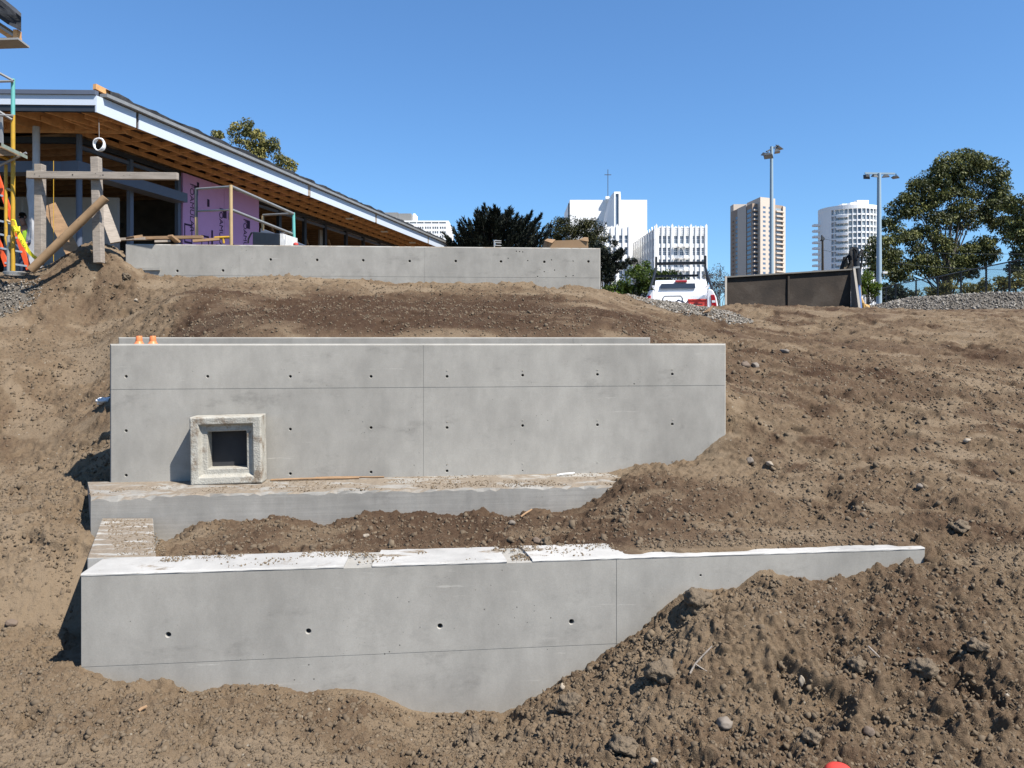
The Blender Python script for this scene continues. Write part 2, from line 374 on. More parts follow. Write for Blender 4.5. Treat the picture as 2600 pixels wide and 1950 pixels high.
MW = Plane((-4.612, 8.80), .112, ZM, 7.34)
FT = Plane((-4.40, 8.02), .112, ZF, 7.2)
UW = Plane((-7.66, 15.2), .074, ZU, 9.52)
RW = Plane((-5.23, 10.2), .05, ZR, 7.14)

# ------------------------------------------------------------------ terrain
def tps(pts, lam=.002):
    pts = np.array([(p[0], p[1], p[2]) for p in pts], dtype=np.float64); n = len(pts)
    def K(a, b):
        r2 = ((a[:, None, :] - b[None, :, :]) ** 2).sum(-1); return np.where(r2 > 0, .5 * r2 * np.log(np.maximum(r2, 1e-12)), 0)
    xy = pts[:, :2]; A = np.zeros((n + 3, n + 3)); A[:n, :n] = K(xy, xy) + lam * np.eye(n)
    A[:n, n] = 1; A[:n, n + 1:] = xy; A[n:, :n] = A[:n, n:].T
    w = np.linalg.solve(A, np.concatenate([pts[:, 2], np.zeros(3)]))
    def f(x, y):
        q = np.stack([x, y], -1).reshape(-1, 2); o = np.zeros(len(q))
        for i in range(0, len(q), 20000): o[i:i + 20000] = K(q[i:i + 20000], xy) @ w[:n] + w[n] + q[i:i + 20000] @ w[n + 1:]
        return o.reshape(x.shape)
    return f
# soil line against the face of the lower wall
LINE_F = [(205, 1695), (259, 1712), (294, 1734), (380, 1728), (435, 1731), (459, 1753), (511, 1757), (564, 1740), (630, 1737), (700, 1738), (758, 1754), (830, 1750), (905, 1750), (982, 1770), (1046, 1799), (1140, 1806), (1230, 1803), (1317, 1791), (1375, 1762), (1440, 1720), (1500, 1680), (1565, 1634), (1654, 1578), (1699, 1529), (1749, 1499), (1878, 1486), (1903, 1459), (1948, 1443), (1987, 1457), (2032, 1467), (2097, 1474), (2171, 1467), (2221, 1449), (2316, 1434), (2348, 1437)]
A = [FW.hit(*p)[1] for p in LINE_F]
A += [P(*p) for p in ((-150, 1950, 4.7), (0, 1950, 4.75), (300, 1950, 4.8), (600, 1950, 4.95), (900, 1950, 5.1), (1140, 1950, 5.3), (1300, 1950, 5.35), (1500, 1950, 5.2), (1700, 1950, 5.05), (1900, 1950, 5.0), (2100, 1950, 5.02), (2300, 1950, 5.05), (2600, 1950, 5.1), (2800, 1900, 5.2),
    (0, 1820, 5.35), (400, 1850, 5.25), (1450, 1830, 5.75), (1600, 1750, 5.9), (1750, 1640, 6.0), (1950, 1560, 6.2), (2200, 1560, 6.25), (1800, 1800, 5.5), (2100, 1720, 5.7), (2400, 1700, 5.8), (2420, 1490, 6.55), (2600, 1560, 6.25), (2600, 1750, 5.6), (2750, 1500, 6.4),
    (-100, 1700, 6.0), (110, 1692, 6.45), (0, 1695, 6.25), (60, 1600, 6.95), (130, 1500, 7.3), (0, 1450, 7.4), (160, 1420, 7.6), (-150, 1450, 7.2), (215, 1352, 8.0), (100, 1340, 7.95), (0, 1270, 8.45), (200, 1240, 8.85), (-150, 1230, 8.6),
    (262, 1226, 9.0), (100, 1150, 9.3), (270, 1120, 9.85), (0, 1100, 9.7), (-200, 1080, 9.8), (200, 1010, 10.9), (60, 1000, 10.8), (240, 930, 12.0), (0, 900, 12.3), (220, 880, 13.0))]
A += [Vector(p) for p in ((-3.4, 3.0, -2.55), (0, 3.0, -2.95), (3.4, 3.0, -3.0), (-4.5, 7.4, -2.25), (-4.75, 8.2, -1.95))]
LINE_T = [(402, 1388), (470, 1352), (517, 1330), (600, 1326), (658, 1326), (693, 1314), (760, 1325), (823, 1334), (900, 1312), (1022, 1299), (1100, 1308), (1175, 1310), (1234, 1296), (1328, 1311), (1352, 1296), (1410, 1307), (1481, 1293), (1540, 1263), (1569, 1235)]
T = [FT.hit(*p)[1] for p in LINE_T]
T += [MW.hit(*p)[1] for p in ((1587, 1187), (1640, 1176), (1681, 1169), (1751, 1169), (1798, 1136), (1837, 1105))]
for u, z in ((.55, -1.99), (1.2, -1.97), (2.0, -1.95), (2.8, -1.93), (3.5, -1.92), (3.9, -1.89), (4.3, -1.855), (4.75, -1.825), (5.2, -1.815), (5.8, -1.815), (6.4, -1.818), (7.0, -1.825)):
    T.append(FW.at(u, .46 if u < 4 else .3, z))
    if u > 4: T.append(FW.at(u, .08, z - .006))
    if u < 4: T.append(FW.at(u, .9, z + .02))
T += [P(*p) for p in ((2360, 1420, 6.75), (2480, 1440, 6.6), (2600, 1420, 6.6), (2800, 1420, 6.6), (1650, 1330, 7.35), (1700, 1290, 7.75), (1760, 1240, 8.3), (1900, 1330, 7.4), (1950, 1240, 8.3), (2150, 1300, 7.6), (2200, 1200, 8.7), (2400, 1290, 7.7), (2600, 1200, 9.0),
    (1900, 1120, 9.5), (1870, 1020, 10.3), (1860, 940, 11.3), (1860, 880, 12.5), (2050, 1100, 9.7), (2050, 980, 11.2), (2200, 1020, 10.9), (2400, 1080, 10.2), (2400, 960, 12.0), (2600, 1020, 11.4), (2600, 920, 13.2), (2100, 900, 13.0), (2800, 1000, 11.5))]
Cc = [P(*p) for p in ((230, 870, 13.0), (230, 800, 14.2), (100, 830, 13.6), (0, 860, 13.0), (0, 790, 14.0), (0, 715, 15.0), (110, 690, 15.4), (150, 660, 16.0), (205, 630, 15.6), (245, 618, 15.6), (275, 640, 15.25), (300, 684, 14.9), (-200, 720, 15.0), (40, 696, 16.2), (-150, 690, 17.0),
    (60, 930, 11.8), (-200, 930, 11.6), (250, 930, 12.0), (262, 1000, 11.1), (265, 1080, 10.2))]
for u, z in ((.3, -1.2), (1.2, -.85), (2.5, -.4), (4.5, -.32), (6.5, -.32), (7.2, -.42)): Cc.append(MW.at(u, .75, z))
for u, z in ((.25, -.55), (.95, -.2), (1.7, .03), (2.4, .055), (3.4, .04), (4.6, .035), (6, .03), (7.1, .02)): Cc.append(RW.at(u, .22, z))
UL = [(340, 683), (380, 700), (470, 702), (600, 704), (760, 704), (900, 711), (1000, 716), (1100, 715), (1250, 718), (1400, 725), (1515, 737)]
Cc += [UW.hit(*p)[1] for p in UL]
for u, z in ((.1, 1.55), (2, 1.5), (5, 1.5), (8, 1.45), (9.45, 1.1)): Cc.append(UW.at(u, .75, z))
Cc += [P(*p) for p in ((400, 780, 12.7), (700, 780, 12.8), (1000, 785, 12.8), (1300, 790, 12.8), (1560, 800, 13.0), (1580, 751, 16.6), (1640, 768, 17.6), (1730, 774, 17.8), (1815, 786, 18.0), (1650, 800, 14.2), (1760, 830, 13.9), (1860, 880, 12.5), (1860, 806, 16.5), (1900, 775, 18.6), (1950, 785, 18.2), (2030, 778, 18.9), (2160, 784, 19.0), (2280, 788, 20.0), (2450, 790, 20.5), (2600, 792, 20.5), (2800, 792, 20.5), (2100, 840, 15.6), (2400, 850, 15.2), (2600, 850, 15.2), (2100, 900, 13.0), (2600, 920, 13.2), (2400, 960, 12.0),
    (1820, 960, 11.1), (2000, 960, 11.5))]
Cc += [Vector(p) for p in ((-12, 19, 1.5), (-9, 20, 1.45), (-5, 20, 1.4), (0, 20, 1.1), (1.6, 19, .75), (3.2, 22, .15), (5.5, 22, .15), (2, 24, .15), (4.5, 27, .1), (8, 24, .55), (12, 26, .95), (17, 26, 1.1), (8, 36, .9), (16, 36, 1.6), (24, 36, 1.75), (-10, 30, 1.4), (-24, 30, 1.4), (-24, 17, 1.35), (0, 36, .6), (21.5, 45, 1.98), (30, 46, 2.0), (5, 46, .6), (-15, 46, 1.2), (-14, 12, -.2))]
fA, fT, fC = tps(A), tps(T), tps(Cc)
def base_height(x, y):
    za, zt, zc = fA(x, y), fT(x, y), fC(x, y)
    return za, zt, zc
def combine(x, y, za, zt, zc):
    u = FW.su(x, y); k = np.clip(u - FW.L, 0, 1.2) * 1.1
    q = sstep(3.7, 4.6, u) * (.35 + .65 * sstep(.35, .55, vnoise(u * 2.1, u * 0, 7))); wf = sstep(.05 - .036 * q - k, .2 - .14 * q + k, FW.sd(x, y))
    cl = -3.14 + (y - 6.1) * -.447; wp = sstep(-.12, .12, x - cl)
    wt = wf * wp
    z = za * (1 - wt) + zt * wt
    u = MW.su(x, y); k = np.clip(np.maximum(u - MW.L, -u), 0, 1.4) * 1.0
    wc = sstep(.08 - k, .22 + k, MW.sd(x, y))
    return z * (1 - wc) + zc * wc, wt, wc
PATCH = 0
def detail(x, y, far):
    """rough loose soil; amount differs over the site"""
    n0 = fbm(x * .9, y * .9, 5, 3)
    mound = sstep(.3, 1.6, x) * (1 - sstep(5.2, 7.4, y - .11 * x))                       # heap before the lower wall
    front = 1 - sstep(5.6, 6.6, y - .11 * x)
    right = sstep(2.2, 3.6, x) * sstep(6.6, 7.6, y)
    left = sstep(3.2, 4.2, -x) * (1 - sstep(8, 10, y))
    rough = .56 + .26 * front + .36 * mound + .06 * right + .16 * left
    patch = sstep(.55, .66, fbm(x * 1.5 + y * .5, y * 2.6, 31, 3)) * (1 - .8 * mound)
    rough = rough * (.65 + .7 * n0) * (1 - .72 * patch)
    z = (fbm(x * 1.3, y * 1.3, 1, 2) - .5) * .13 * (.35 + .5 * rough)
    b = np.abs(fbm(x * 3.3, y * 3.3, 40, 3) - .5) * 2
    z = z - (b - .25) * .085 * rough
    z = z + (fbm(x * 8, y * 8, 12, 3, .6) - .5) * .052 * rough
    z = z + (fbm(x * 24, y * 24, 22, 3, .75) - .5) * .044 * (rough + .16)
    wx = x + (fbm(x * 11, y * 11, 33, 2) - .5) * .05; wy = y + (fbm(x * 11, y * 11, 37, 2) - .5) * .05
    z = z + clods(wx, wy, .40, .30, 61) * .40 * .38 * np.clip(rough - .45, 0, 1)
    z = z + clods(wx, wy, .17, .55, 71) * .17 * .75 * np.clip(rough - .2, 0, 1.0)
    z = z + clods(wx + .3 * wy, wy, .075, .65, 81) * .075 * 1.0 * np.clip(rough + .05, 0, 1.0)
    z = z + clods(wx, wy - .2 * wx, .036, .75, 91) * .036 * 1.25 * np.clip(rough + .25, 0, 1.0)
    hol = sstep(.64, .78, fbm(x * 2.6 + 5, y * 2.6, 55, 3)) * np.clip(rough, 0, 1.1) * .11                  # pits between lumps
    ruts = (vnoise((x * .8 + y * .6) * 5.5, (y * .8 - x * .6) * .8, 95) - .5) * .05 * right
    # toned attribute: 0 pale dry, 1 dark moist
    slope = sstep(10.3, 11.2, y) * (1 - sstep(13.4, 15.2, y + (fbm(x * .8, y * 1.5, 3, 3) - .5) * 3)) * sstep(-6.2, -4.6, x + (fbm(x, y, 4, 3) - .5) * 2) * (1 - .8 * sstep(1.2, 3.2, x + (fbm(x, y, 6, 3) - .5) * 2))
    trench = sstep(6.5, 7.0, y - .11 * x) * (1 - sstep(8.3, 8.9, y)) * (1 - sstep(1.0, 2.6, x)) * sstep(-3.4, -2.4, x)
    tone = .34 + .72 * slope * (.75 + .5 * fbm(x * 1.2, y * 1.6, 8, 3)) + .45 * trench + .10 * right + .10 * mound - .14 * left
    tone = tone + (fbm(x * .7, y * 1.1, 77, 4) - .5) * .55 + (fbm(x * 6, y * 6, 78, 3) - .5) * .30 - .32 * patch + .45 * (sstep(.6, .75, fbm(x * 1.1 + 9, y * 1.6, 79, 4)) * (right + .3 * mound))
    z = z - hol + ruts
    return z, np.clip(tone, 0, 1)

def rows():
    r = [2.4]; segs = ((4.3, .06), (5.0, .011), (7.2, .0085), (10.2, .0125), (17.0, .021), (20.5, .04), (26, .12), (46, .5))
    for end, st in segs:
        while r[-1] < end: r.append(r[-1] + st)
    while r[-1] < 3500: r.append(r[-1] * 1.35)
    return np.array(r)
def cols():
    c = list(np.arange(-.695, .6951, .00193)); sd = np.arange(.7, .88, .005); c = list(-sd[::-1]) + c + list(sd); st = .006
    a = c[-1]
    while a < 2.6: st *= 1.22; a += st; c.append(a)
    st = .006; a = c[0]
    while a > -2.6: st *= 1.22; a -= st; c.insert(0, a)
    return np.array(c)
yr, uc = rows(), cols()
ci = np.linspace(0, len(uc) - 1, 330); ri = np.linspace(0, len(yr) - 1, 360)
uc_c = np.interp(ci, np.arange(len(uc)), uc); yr_c = np.interp(ri, np.arange(len(yr)), yr)
XC, YC = np.meshgrid(uc_c, yr_c); XC = XC * YC
XCc = np.clip(XC, -32, 34); YCc = np.clip(YC, 2.2, 48)
coarse = base_height(XCc, YCc)
U, Y = np.meshgrid(uc, yr); X = U * Y
def up(a):
    a1 = np.stack([np.interp(np.arange(len(uc)), ci, row) for row in a])
    i = np.searchsorted(ri, np.arange(len(yr)), side='right') - 1; i = np.clip(i, 0, len(ri) - 2)
    f = ((np.arange(len(yr)) - ri[i]) / (ri[i + 1] - ri[i]))[:, None]
    return a1[i] * (1 - f) + a1[i + 1] * f
za, zt, zc = (up(a) for a in coarse)
Z, WT, WC = combine(X, Y, za, zt, zc)
fade = 1 - sstep(19, 27, Y)
dz, tone = detail(X, Y, None)
# keep the loose relief off the thin strip that crosses inside the walls
edge = np.exp(-((FW.sd(X, Y) - .12) / .12) ** 2) * (FW.su(X, Y) > 0) * (FW.su(X, Y) < FW.L)
shelf = sstep(.0, .1, MW.sd(X, Y)) * (1 - sstep(1.1, 1.25, MW.sd(X, Y))) * (MW.su(X, Y) > -.1) * (MW.su(X, Y) < MW.L)
strip = np.exp(-((RW.sd(X, Y) - .3) / .35) ** 2) * (X > -5.4) * (X < 2.4)
topc = sstep(.0, .04, FW.sd(X, Y)) * (1 - sstep(.5, .65, FW.sd(X, Y))) * (FW.su(X, Y) > 0) * (FW.su(X, Y) < FW.L)
dz = dz * fade * (1 - .75 * edge) * (1 - .8 * shelf) * (1 - .6 * strip) * (1 - .62 * topc)
gy_u = np.gradient(Z, axis=0) / np.gradient(Y, axis=0)            # along a ray of constant u
gx = np.gradient(Z, axis=1) / np.gradient(X, axis=1); gy = gy_u - gx * U
gx = np.clip(gx, -1.2, 1.2); gy = np.clip(gy, -1.2, 1.2)
calm = (1 - edge) * (1 - topc); gx = gx * calm; gy = gy * calm
nl = np.sqrt(1 + gx * gx + gy * gy)
VX, VY = X - gx / nl * dz, Y - gy / nl * dz
Z = Z + dz / nl
far = sstep(40, 120, Y) ; Z = Z * (1 - far) + (-2.0) * far
def hgt_lookup():
    def g(x, y):
        x = np.atleast_1d(np.asarray(x, float)); y = np.atleast_1d(np.asarray(y, float))
        j = np.clip(np.searchsorted(yr, y) - 1, 0, len(yr) - 2); i = np.clip(np.searchsorted(uc, x / y) - 1, 0, len(uc) - 2)
        fy = (y - yr[j]) / (yr[j + 1] - yr[j]); fx = (x / y - uc[i]) / (uc[i + 1] - uc[i])
        return (Z[j, i] * (1 - fx) + Z[j, i + 1] * fx) * (1 - fy) + (Z[j + 1, i] * (1 - fx) + Z[j + 1, i + 1] * fx) * fy
    return g
HGT = hgt_lookup()
def hz(x, y): return float(HGT(x, y)[0])
def ground_hit(px, py, D0=4.3, D1=22):
    """first point of the soil along the ray of a picture point"""
    d = np.arange(D0, D1, .01); q = HGT((px - CX) / F * d, d); ray = (HY - py) / F * d
    k = np.nonzero(q >= ray)[0]
    D = d[k[0]] if len(k) else D1
    return Vector(((px - CX) / F * D, D, hz((px - CX) / F * D, D)))
nr, nc = Z.shape
idx = np.arange(nr * nc).reshape(nr, nc)
quads = np.stack([idx[:-1, :-1], idx[:-1, 1:], idx[1:, 1:], idx[1:, :-1]], -1).reshape(-1, 4)

def soil_material():
    m = bpy.data.materials.new('loose_soil'); m.use_nodes = True; t = m.node_tree; N = t.nodes; L = t.links
    b = N['Principled BSDF']; b.inputs['Roughness'].default_value = .96; b.inputs['Specular IOR Level'].default_value = .12
    a = N.new('ShaderNodeAttribute'); a.attribute_name = 'tone'; tc = N.new('ShaderNodeTexCoord')
    n = N.new('ShaderNodeTexNoise'); n.inputs['Scale'].default_value = 26; n.inputs['Detail'].default_value = 7; n.inputs['Roughness'].default_value = .72; L.new(tc.outputs['Object'], n.inputs['Vector'])
    mr = N.new('ShaderNodeMapRange'); mr.inputs['From Min'].default_value = .25; mr.inputs['From Max'].default_value = .75; mr.inputs['To Min'].default_value = -.2; mr.inputs['To Max'].default_value = .2
    L.new(n.outputs['Fac'], mr.inputs['Value'])
    ad = N.new('ShaderNodeMath'); ad.operation = 'ADD'; L.new(a.outputs['Fac'], ad.inputs[0]); L.new(mr.outputs[0], ad.inputs[1])
    r = N.new('ShaderNodeValToRGB'); e = r.color_ramp.elements
    e[0].position = 0; e[0].color = (.180, .134, .088, 1); e[1].position = 1; e[1].color = (.052, .031, .019, 1)
    for p, c in ((.33, (.140, .100, .063)), (.62, (.092, .061, .038))): q = e.new(p); q.color = (*c, 1)
    L.new(ad.outputs[0], r.inputs['Fac'])
    vo = N.new('ShaderNodeTexVoronoi'); vo.inputs['Scale'].default_value = 24; L.new(tc.outputs['Object'], vo.inputs['Vector'])
    sep = N.new('ShaderNodeSeparateColor'); L.new(vo.outputs['Color'], sep.inputs[0])
    th = N.new('ShaderNodeMath'); th.operation = 'GREATER_THAN'; th.inputs[1].default_value = .972; L.new(sep.outputs[0], th.inputs[0])
    ls = N.new('ShaderNodeMath'); ls.operation = 'LESS_THAN'; ls.inputs[1].default_value = .24; L.new(vo.outputs['Distance'], ls.inputs[0])
    ml = N.new('ShaderNodeMath'); ml.operation = 'MULTIPLY'; L.new(th.outputs[0], ml.inputs[0]); L.new(ls.outputs[0], ml.inputs[1])
    mx = N.new('ShaderNodeMix'); mx.data_type = 'RGBA'; mx.inputs['B'].default_value = (.24, .21, .165, 1); L.new(r.outputs[0], mx.inputs['A']); L.new(ml.outputs[0], mx.inputs['Factor'])
    L.new(mx.outputs['Result'], b.inputs['Base Color'])
    n2 = N.new('ShaderNodeTexNoise'); n2.inputs['Scale'].default_value = 95; n2.inputs['Detail'].default_value = 4; n2.inputs['Roughness'].default_value = .65; L.new(tc.outputs['Object'], n2.inputs['Vector'])
    bp = N.new('ShaderNodeBump'); bp.inputs['Strength'].default_value = .85; bp.inputs['Distance'].default_value = .022
    L.new(n2.outputs['Fac'], bp.inputs['Height']); L.new(bp.outputs[0], b.inputs['Normal'])
    return m
M['soil'] = soil_material()
me = np_mesh('ground', np.stack([VX, VY, Z], -1).reshape(-1, 3), quads, M['soil'], True, {'tone': tone})
tag(link('ground', me), kind='structure')
# the site goes on behind and beside the photographer
mb = MB(); mb.box((0, -15, -3.1), (80, 34.6, .4)); tag(mb.build('ground_behind', M['soil']), kind='structure')

# ------------------------------------------------------------------ concrete walls
def grid_face(mb, pl, u0, u1, v0, v1, holes, seams_v, seams_h, seam_w=.0055, seam_d=.0032):
    """front face of a wall in the plane pl with round tie holes and sunk form joints; d<0 is in front"""
    def pt(u, v, d=0.0): return pl.at(u, d, pl.z - v)
    strips = []
    for (u, v, r, dp) in sorted(holes):
        a, b = u - r * 1.6, u + r * 1.6
        if strips and a < strips[-1][1]:
            strips[-1][2].append((strips[-1][3], v, min(r, strips[-1][4]), dp))
        else: strips.append([a, b, [(u, v, r, dp)], u, r])
    for u in seams_v: strips.append([u - seam_w / 2, u + seam_w / 2, None, u, 0])
    strips.sort(key=lambda q: q[0]); x = u0; cells = []
    for st in strips:
        if st[0] < x or st[1] > u1: continue
        if st[0] > x: cells.append((x, st[0], []))
        cells.append((st[0], st[1], st[2])); x = st[1]
    cells.append((x, u1, []))
    for a, b, hs in cells:
        if hs is None:
            q = seam_d; o = [pt(a, v0), pt(b, v0), pt(b, v1), pt(a, v1)]; n_ = [pt(a, v0, q), pt(b, v0, q), pt(b, v1, q), pt(a, v1, q)]
            mb.add(o + n_, [(4, 7, 6, 5), (1, 5, 6, 2), (3, 7, 4, 0)]); continue
        items = sorted([(v - r * 1.6, v + r * 1.6, (u, v, r, dp)) for (u, v, r, dp) in hs] + [(v - seam_w / 2, v + seam_w / 2, None) for v in seams_h])
        y = v0
        def flat(c, d):
            if d - c > 1e-6: mb.add([pt(a, c), pt(b, c), pt(b, d), pt(a, d)], [(0, 3, 2, 1)])
        for c, d, hh in items:
            if c < y or d > v1: continue
            flat(y, c); y = d
            if hh is None:
                q = seam_d; o = [pt(a, c), pt(b, c), pt(b, d), pt(a, d)]; n_ = [pt(a, c, q), pt(b, c, q), pt(b, d, q), pt(a, d, q)]
                mb.add(o + n_, [(4, 7, 6, 5), (0, 4, 5, 1), (2, 6, 7, 3)])
            else:
                u, v, r, dp = hh; n = 16; ring = []; sq = []
                for k in range(n):
                    an = 2 * math.pi * k / n + math.pi / 4; cu, cv = math.cos(an), math.sin(an); mxx = max(abs(cu), abs(cv))
                    ring.append((u + r * cu, v + r * cv)); sq.append(((a + b) / 2 + (b - a) / 2 * cu / mxx, (c + d) / 2 + (d - c) / 2 * cv / mxx))
                vsx = [pt(*q) for q in sq] + [pt(*q) for q in ring] + [pt(u + (q[0] - u) * .8, v + (q[1] - v) * .8, r * .25) for q in ring] + [pt(u + (q[0] - u) * .74, v + (q[1] - v) * .74, dp) for q in ring]
                fs = []
                for lv in range(3): fs += [(lv * n + k, (lv + 1) * n + k, (lv + 1) * n + (k + 1) % n, lv * n + (k + 1) % n) for k in range(n)]
                fs.append(tuple(range(3 * n, 4 * n))); mb.add(vsx, fs)
        flat(y, v1)
def wall_body(pl, H, th, holes, seams_v, seams_h, ch=.02, u0=0.0, end_l=None, end_r=None):
    """a cast wall: chamfered front face, top, ends, back"""
    mb = MB(); u1 = pl.L
    grid_face(mb, pl, u0 + ch, u1 - ch, ch, H, holes, seams_v, seams_h)
    z0, zb = pl.z, pl.z - H
    a = lambda u, d, z: pl.at(u, d, z)
    # jittered worn arris along the top
    n = 60; us = [u0 + (u1 - u0) * k / n for k in range(n + 1)]
    jit = [random.uniform(-.004, .004) for _ in us]
    top_f = [a(u, ch + j, z0) for u, j in zip(us, jit)]; face_t = [a(min(max(u, u0 + ch), u1 - ch), 0, z0 - ch) for u in us]; top_b = [a(u, th, z0) for u in us]
    mb.add(top_f + face_t + top_b, [(k, n + 1 + k, n + 2 + k, k + 1) for k in range(n)] + [(2 * (n + 1) + k, k, k + 1, 2 * (n + 1) + k + 1) for k in range(n)])
    for u, ui, sgn in ((u0, u0 + ch, 1), (u1, u1 - ch, -1)):
        vs = [a(ui, 0, z0 - ch), a(ui, 0, zb), a(u, ch, zb), a(u, ch, z0), a(u, th, zb), a(u, th, z0)]
        fs = [(0, 1, 2, 3), (3, 2, 4, 5)]
        mb.add(vs, fs if sgn > 0 else [tuple(reversed(f)) for f in fs])
    mb.add([a(u0, th, z0), a(u1, th, z0), a(u1, th, zb), a(u0, th, zb)], [(0, 1, 2, 3)])
    return mb
R1 = lambda pl, lst, r, dp=.10: [(*pl.hit(x, y)[0], r, dp) for x, y in lst]
def plugs(pl, lst, parent, r, name='tie_plug'):
    for x, y in lst:
        (u, v), q = pl.hit(x, y); mb = MB()
        mb.path([pl.at(u, .004, pl.z - v), pl.at(u, -.004, pl.z - v)], [r, r * .8], 12)
        mb.build(name, M['precast'], parent)

# lower wall with its wing wall and coping slabs
lw = root('lower_retaining_wall', 'nearest grey concrete retaining wall with white coping slabs and four large round tie holes', 'retaining wall', FW.at(0, 0, -3.2))
h = R1(FW, ((427, 1612), (783, 1603), (1117, 1590), (1451, 1579)), .025, .14) + R1(FW, ((1779, 1461), (2300, 1424)), .012, .05)
LWC = .020
FWb = Plane((FW.p[0], FW.p[1]), .11, ZA - LWC, FW.L)
h = [(u, v - LWC, r, dp) for (u, v, r, dp) in h]
mb = wall_body(FWb, 1.6, .44, h, [FW.hit(1565, 1500)[0][0]], [.745 - LWC], ch=.004)
mb.build('wall_body', M['conc'], lw)
def coping(u0, u1, sk0=0.0, sk1=0.0, drop=0.0):
    mb = MB(); n = max(3, int((u1 - u0) / .08)); prof = ((-.003, -LWC), (-.003, -.012), (.010, -.001), (.436, 0), (.436, -LWC))
    rings = []
    for k in range(n + 1):
        f = k / n; ring = []
        for d, z in prof:
            uu = u0 + (u1 - u0) * f + (sk0 * (1 - f) + sk1 * f) * (d / .44)
            j = random.uniform(-.0035, .0035) if z > -LWC and d < .02 else 0
            ring.append(FW.at(uu, d + j, ZA + z * 1.0 - drop * (z > -LWC) + (random.uniform(-.003, .002) if z > -LWC else 0)))
        rings.append(ring)
    m_ = len(prof); vs = [p for r in rings for p in r]
    fs = [(k * m_ + i, k * m_ + i + 1, (k + 1) * m_ + i + 1, (k + 1) * m_ + i) for k in range(n) for i in range(m_ - 1)]
    fs += [tuple(range(m_)), tuple(range(n * m_ + m_ - 1, n * m_ - 1, -1))]
    mb.add(vs, fs); return mb
ue = [FW.hit(x, 1430)[0][0] for x in (500, 515, 873, 945, 1287, 1352)]
for a0, a1, s0, s1 in ((0.0, ue[2], 0, .02), (ue[3], ue[4], .05, -.04), (ue[5], FW.L - .002, -.05, 0)):
    coping(a0, a1, s0, s1).build('coping_slab', M['cope'], lw)
# wing wall running back from the left end, out of square like in the picture
pa, pb = Vector((FW.p[0], FW.p[1], 0)), Vector((-4.27, 8.0, 0))
fr = FW.at(.42, .44, 0); br = Vector((-3.74, 8.0, 0)); fl = FW.at(0, .44, 0) ; fl.x = pa.x + (pb.x - pa.x) * (fl.y - pa.y) / (pb.y - pa.y)
def quadprism(mb, pts, z0, z1):
    mb.prism([Vector((p.x, p.y, z0)) for p in pts], (0, 0, z1 - z0)); return mb
bevel(quadprism(MB(), [fl + Vector((.002, .004, 0)), fr + Vector((0, .004, 0)), br, pb], -3.2, ZA + .001).build('wing_wall', M['pier'], lw), .008)

# middle wall and its footing
mw = root('middle_retaining_wall', 'tall middle concrete retaining wall with rows of tie holes on a stepped footing', 'retaining wall', MW.at(0, 0, -3.0))
hol = [(320, 956), (527, 956), (737, 956), (942, 956), (1135, 956), (1327, 953), (1517, 951), (1707, 950), (322, 1094), (737, 1090), (942, 1086), (1135, 1086), (1327, 1081), (1517, 1079), (1708, 1077), (324, 1207), (738, 1203), (943, 1199), (1135, 1196)]
h = R1(MW, hol, .0195, .14) + R1(MW, ((1610, 975), (1330, 1195)), .009, .03)
ms = MW.hit(1075, 1000)[0][0]
wall_body(MW, 3.0, .30, h, [ms], [.523], ch=.018).build('wall_body', M['conc'], mw)
plugs(MW, ((1135, 941), (1327, 941), (1517, 939), (1707, 938), (1135, 1071), (1327, 1067), (1517, 1067), (1708, 1065), (1135, 1179), (1327, 1177), (1517, 1174), (1707, 1172)), mw, .010)
# footing: rough upper arris, soil-dusted top
n = 110; mb = MB(); vs = []
for k in range(n + 1):
    u = 7.3 * k / n; rg = .5 + .5 * math.sin(k * 1.7) * random.random()
    sk = lambda d: -.45 * d if u < .01 else 0
    c1 = random.uniform(.004, .03) * (1.6 if u < .6 else 1); c2 = random.uniform(.01, .045) * (1.5 if u < .6 else 1)
    vs += [FT.at(u, 0, -3.0), FT.at(u, random.uniform(0, .003), ZF - c2), FT.at(u, c1, ZF - .003 + random.uniform(-.006, .004)), FT.at(u + sk(.3), .3, ZF + random.uniform(-.004, .006)), FT.at(u + sk(.86), .86, ZF)]
fs = [(k * 5 + i, (k + 1) * 5 + i, (k + 1) * 5 + i + 1, k * 5 + i + 1) for k in range(n) for i in range(4)]
vs.append(FT.at(-.38, .86, -3.0)); fs += [(0, 1, 2, 3, 4, len(vs) - 1)]
mb.add(vs, fs); mb.build('footing', M['conc_foot'], mw, smooth=False)

# low rear wall just behind it
rw = root('rear_curb_wall', 'low narrow concrete wall strip showing just above the middle wall', 'retaining wall', RW.at(0, 0, -1.2))
wall_body(RW, 1.3, .24, R1(RW, ((1437, 861), (1548, 861)), .012, .05), [RW.hit(1455, 860)[0][0]], [], ch=.012).build('wall_body', M['conc'], rw)

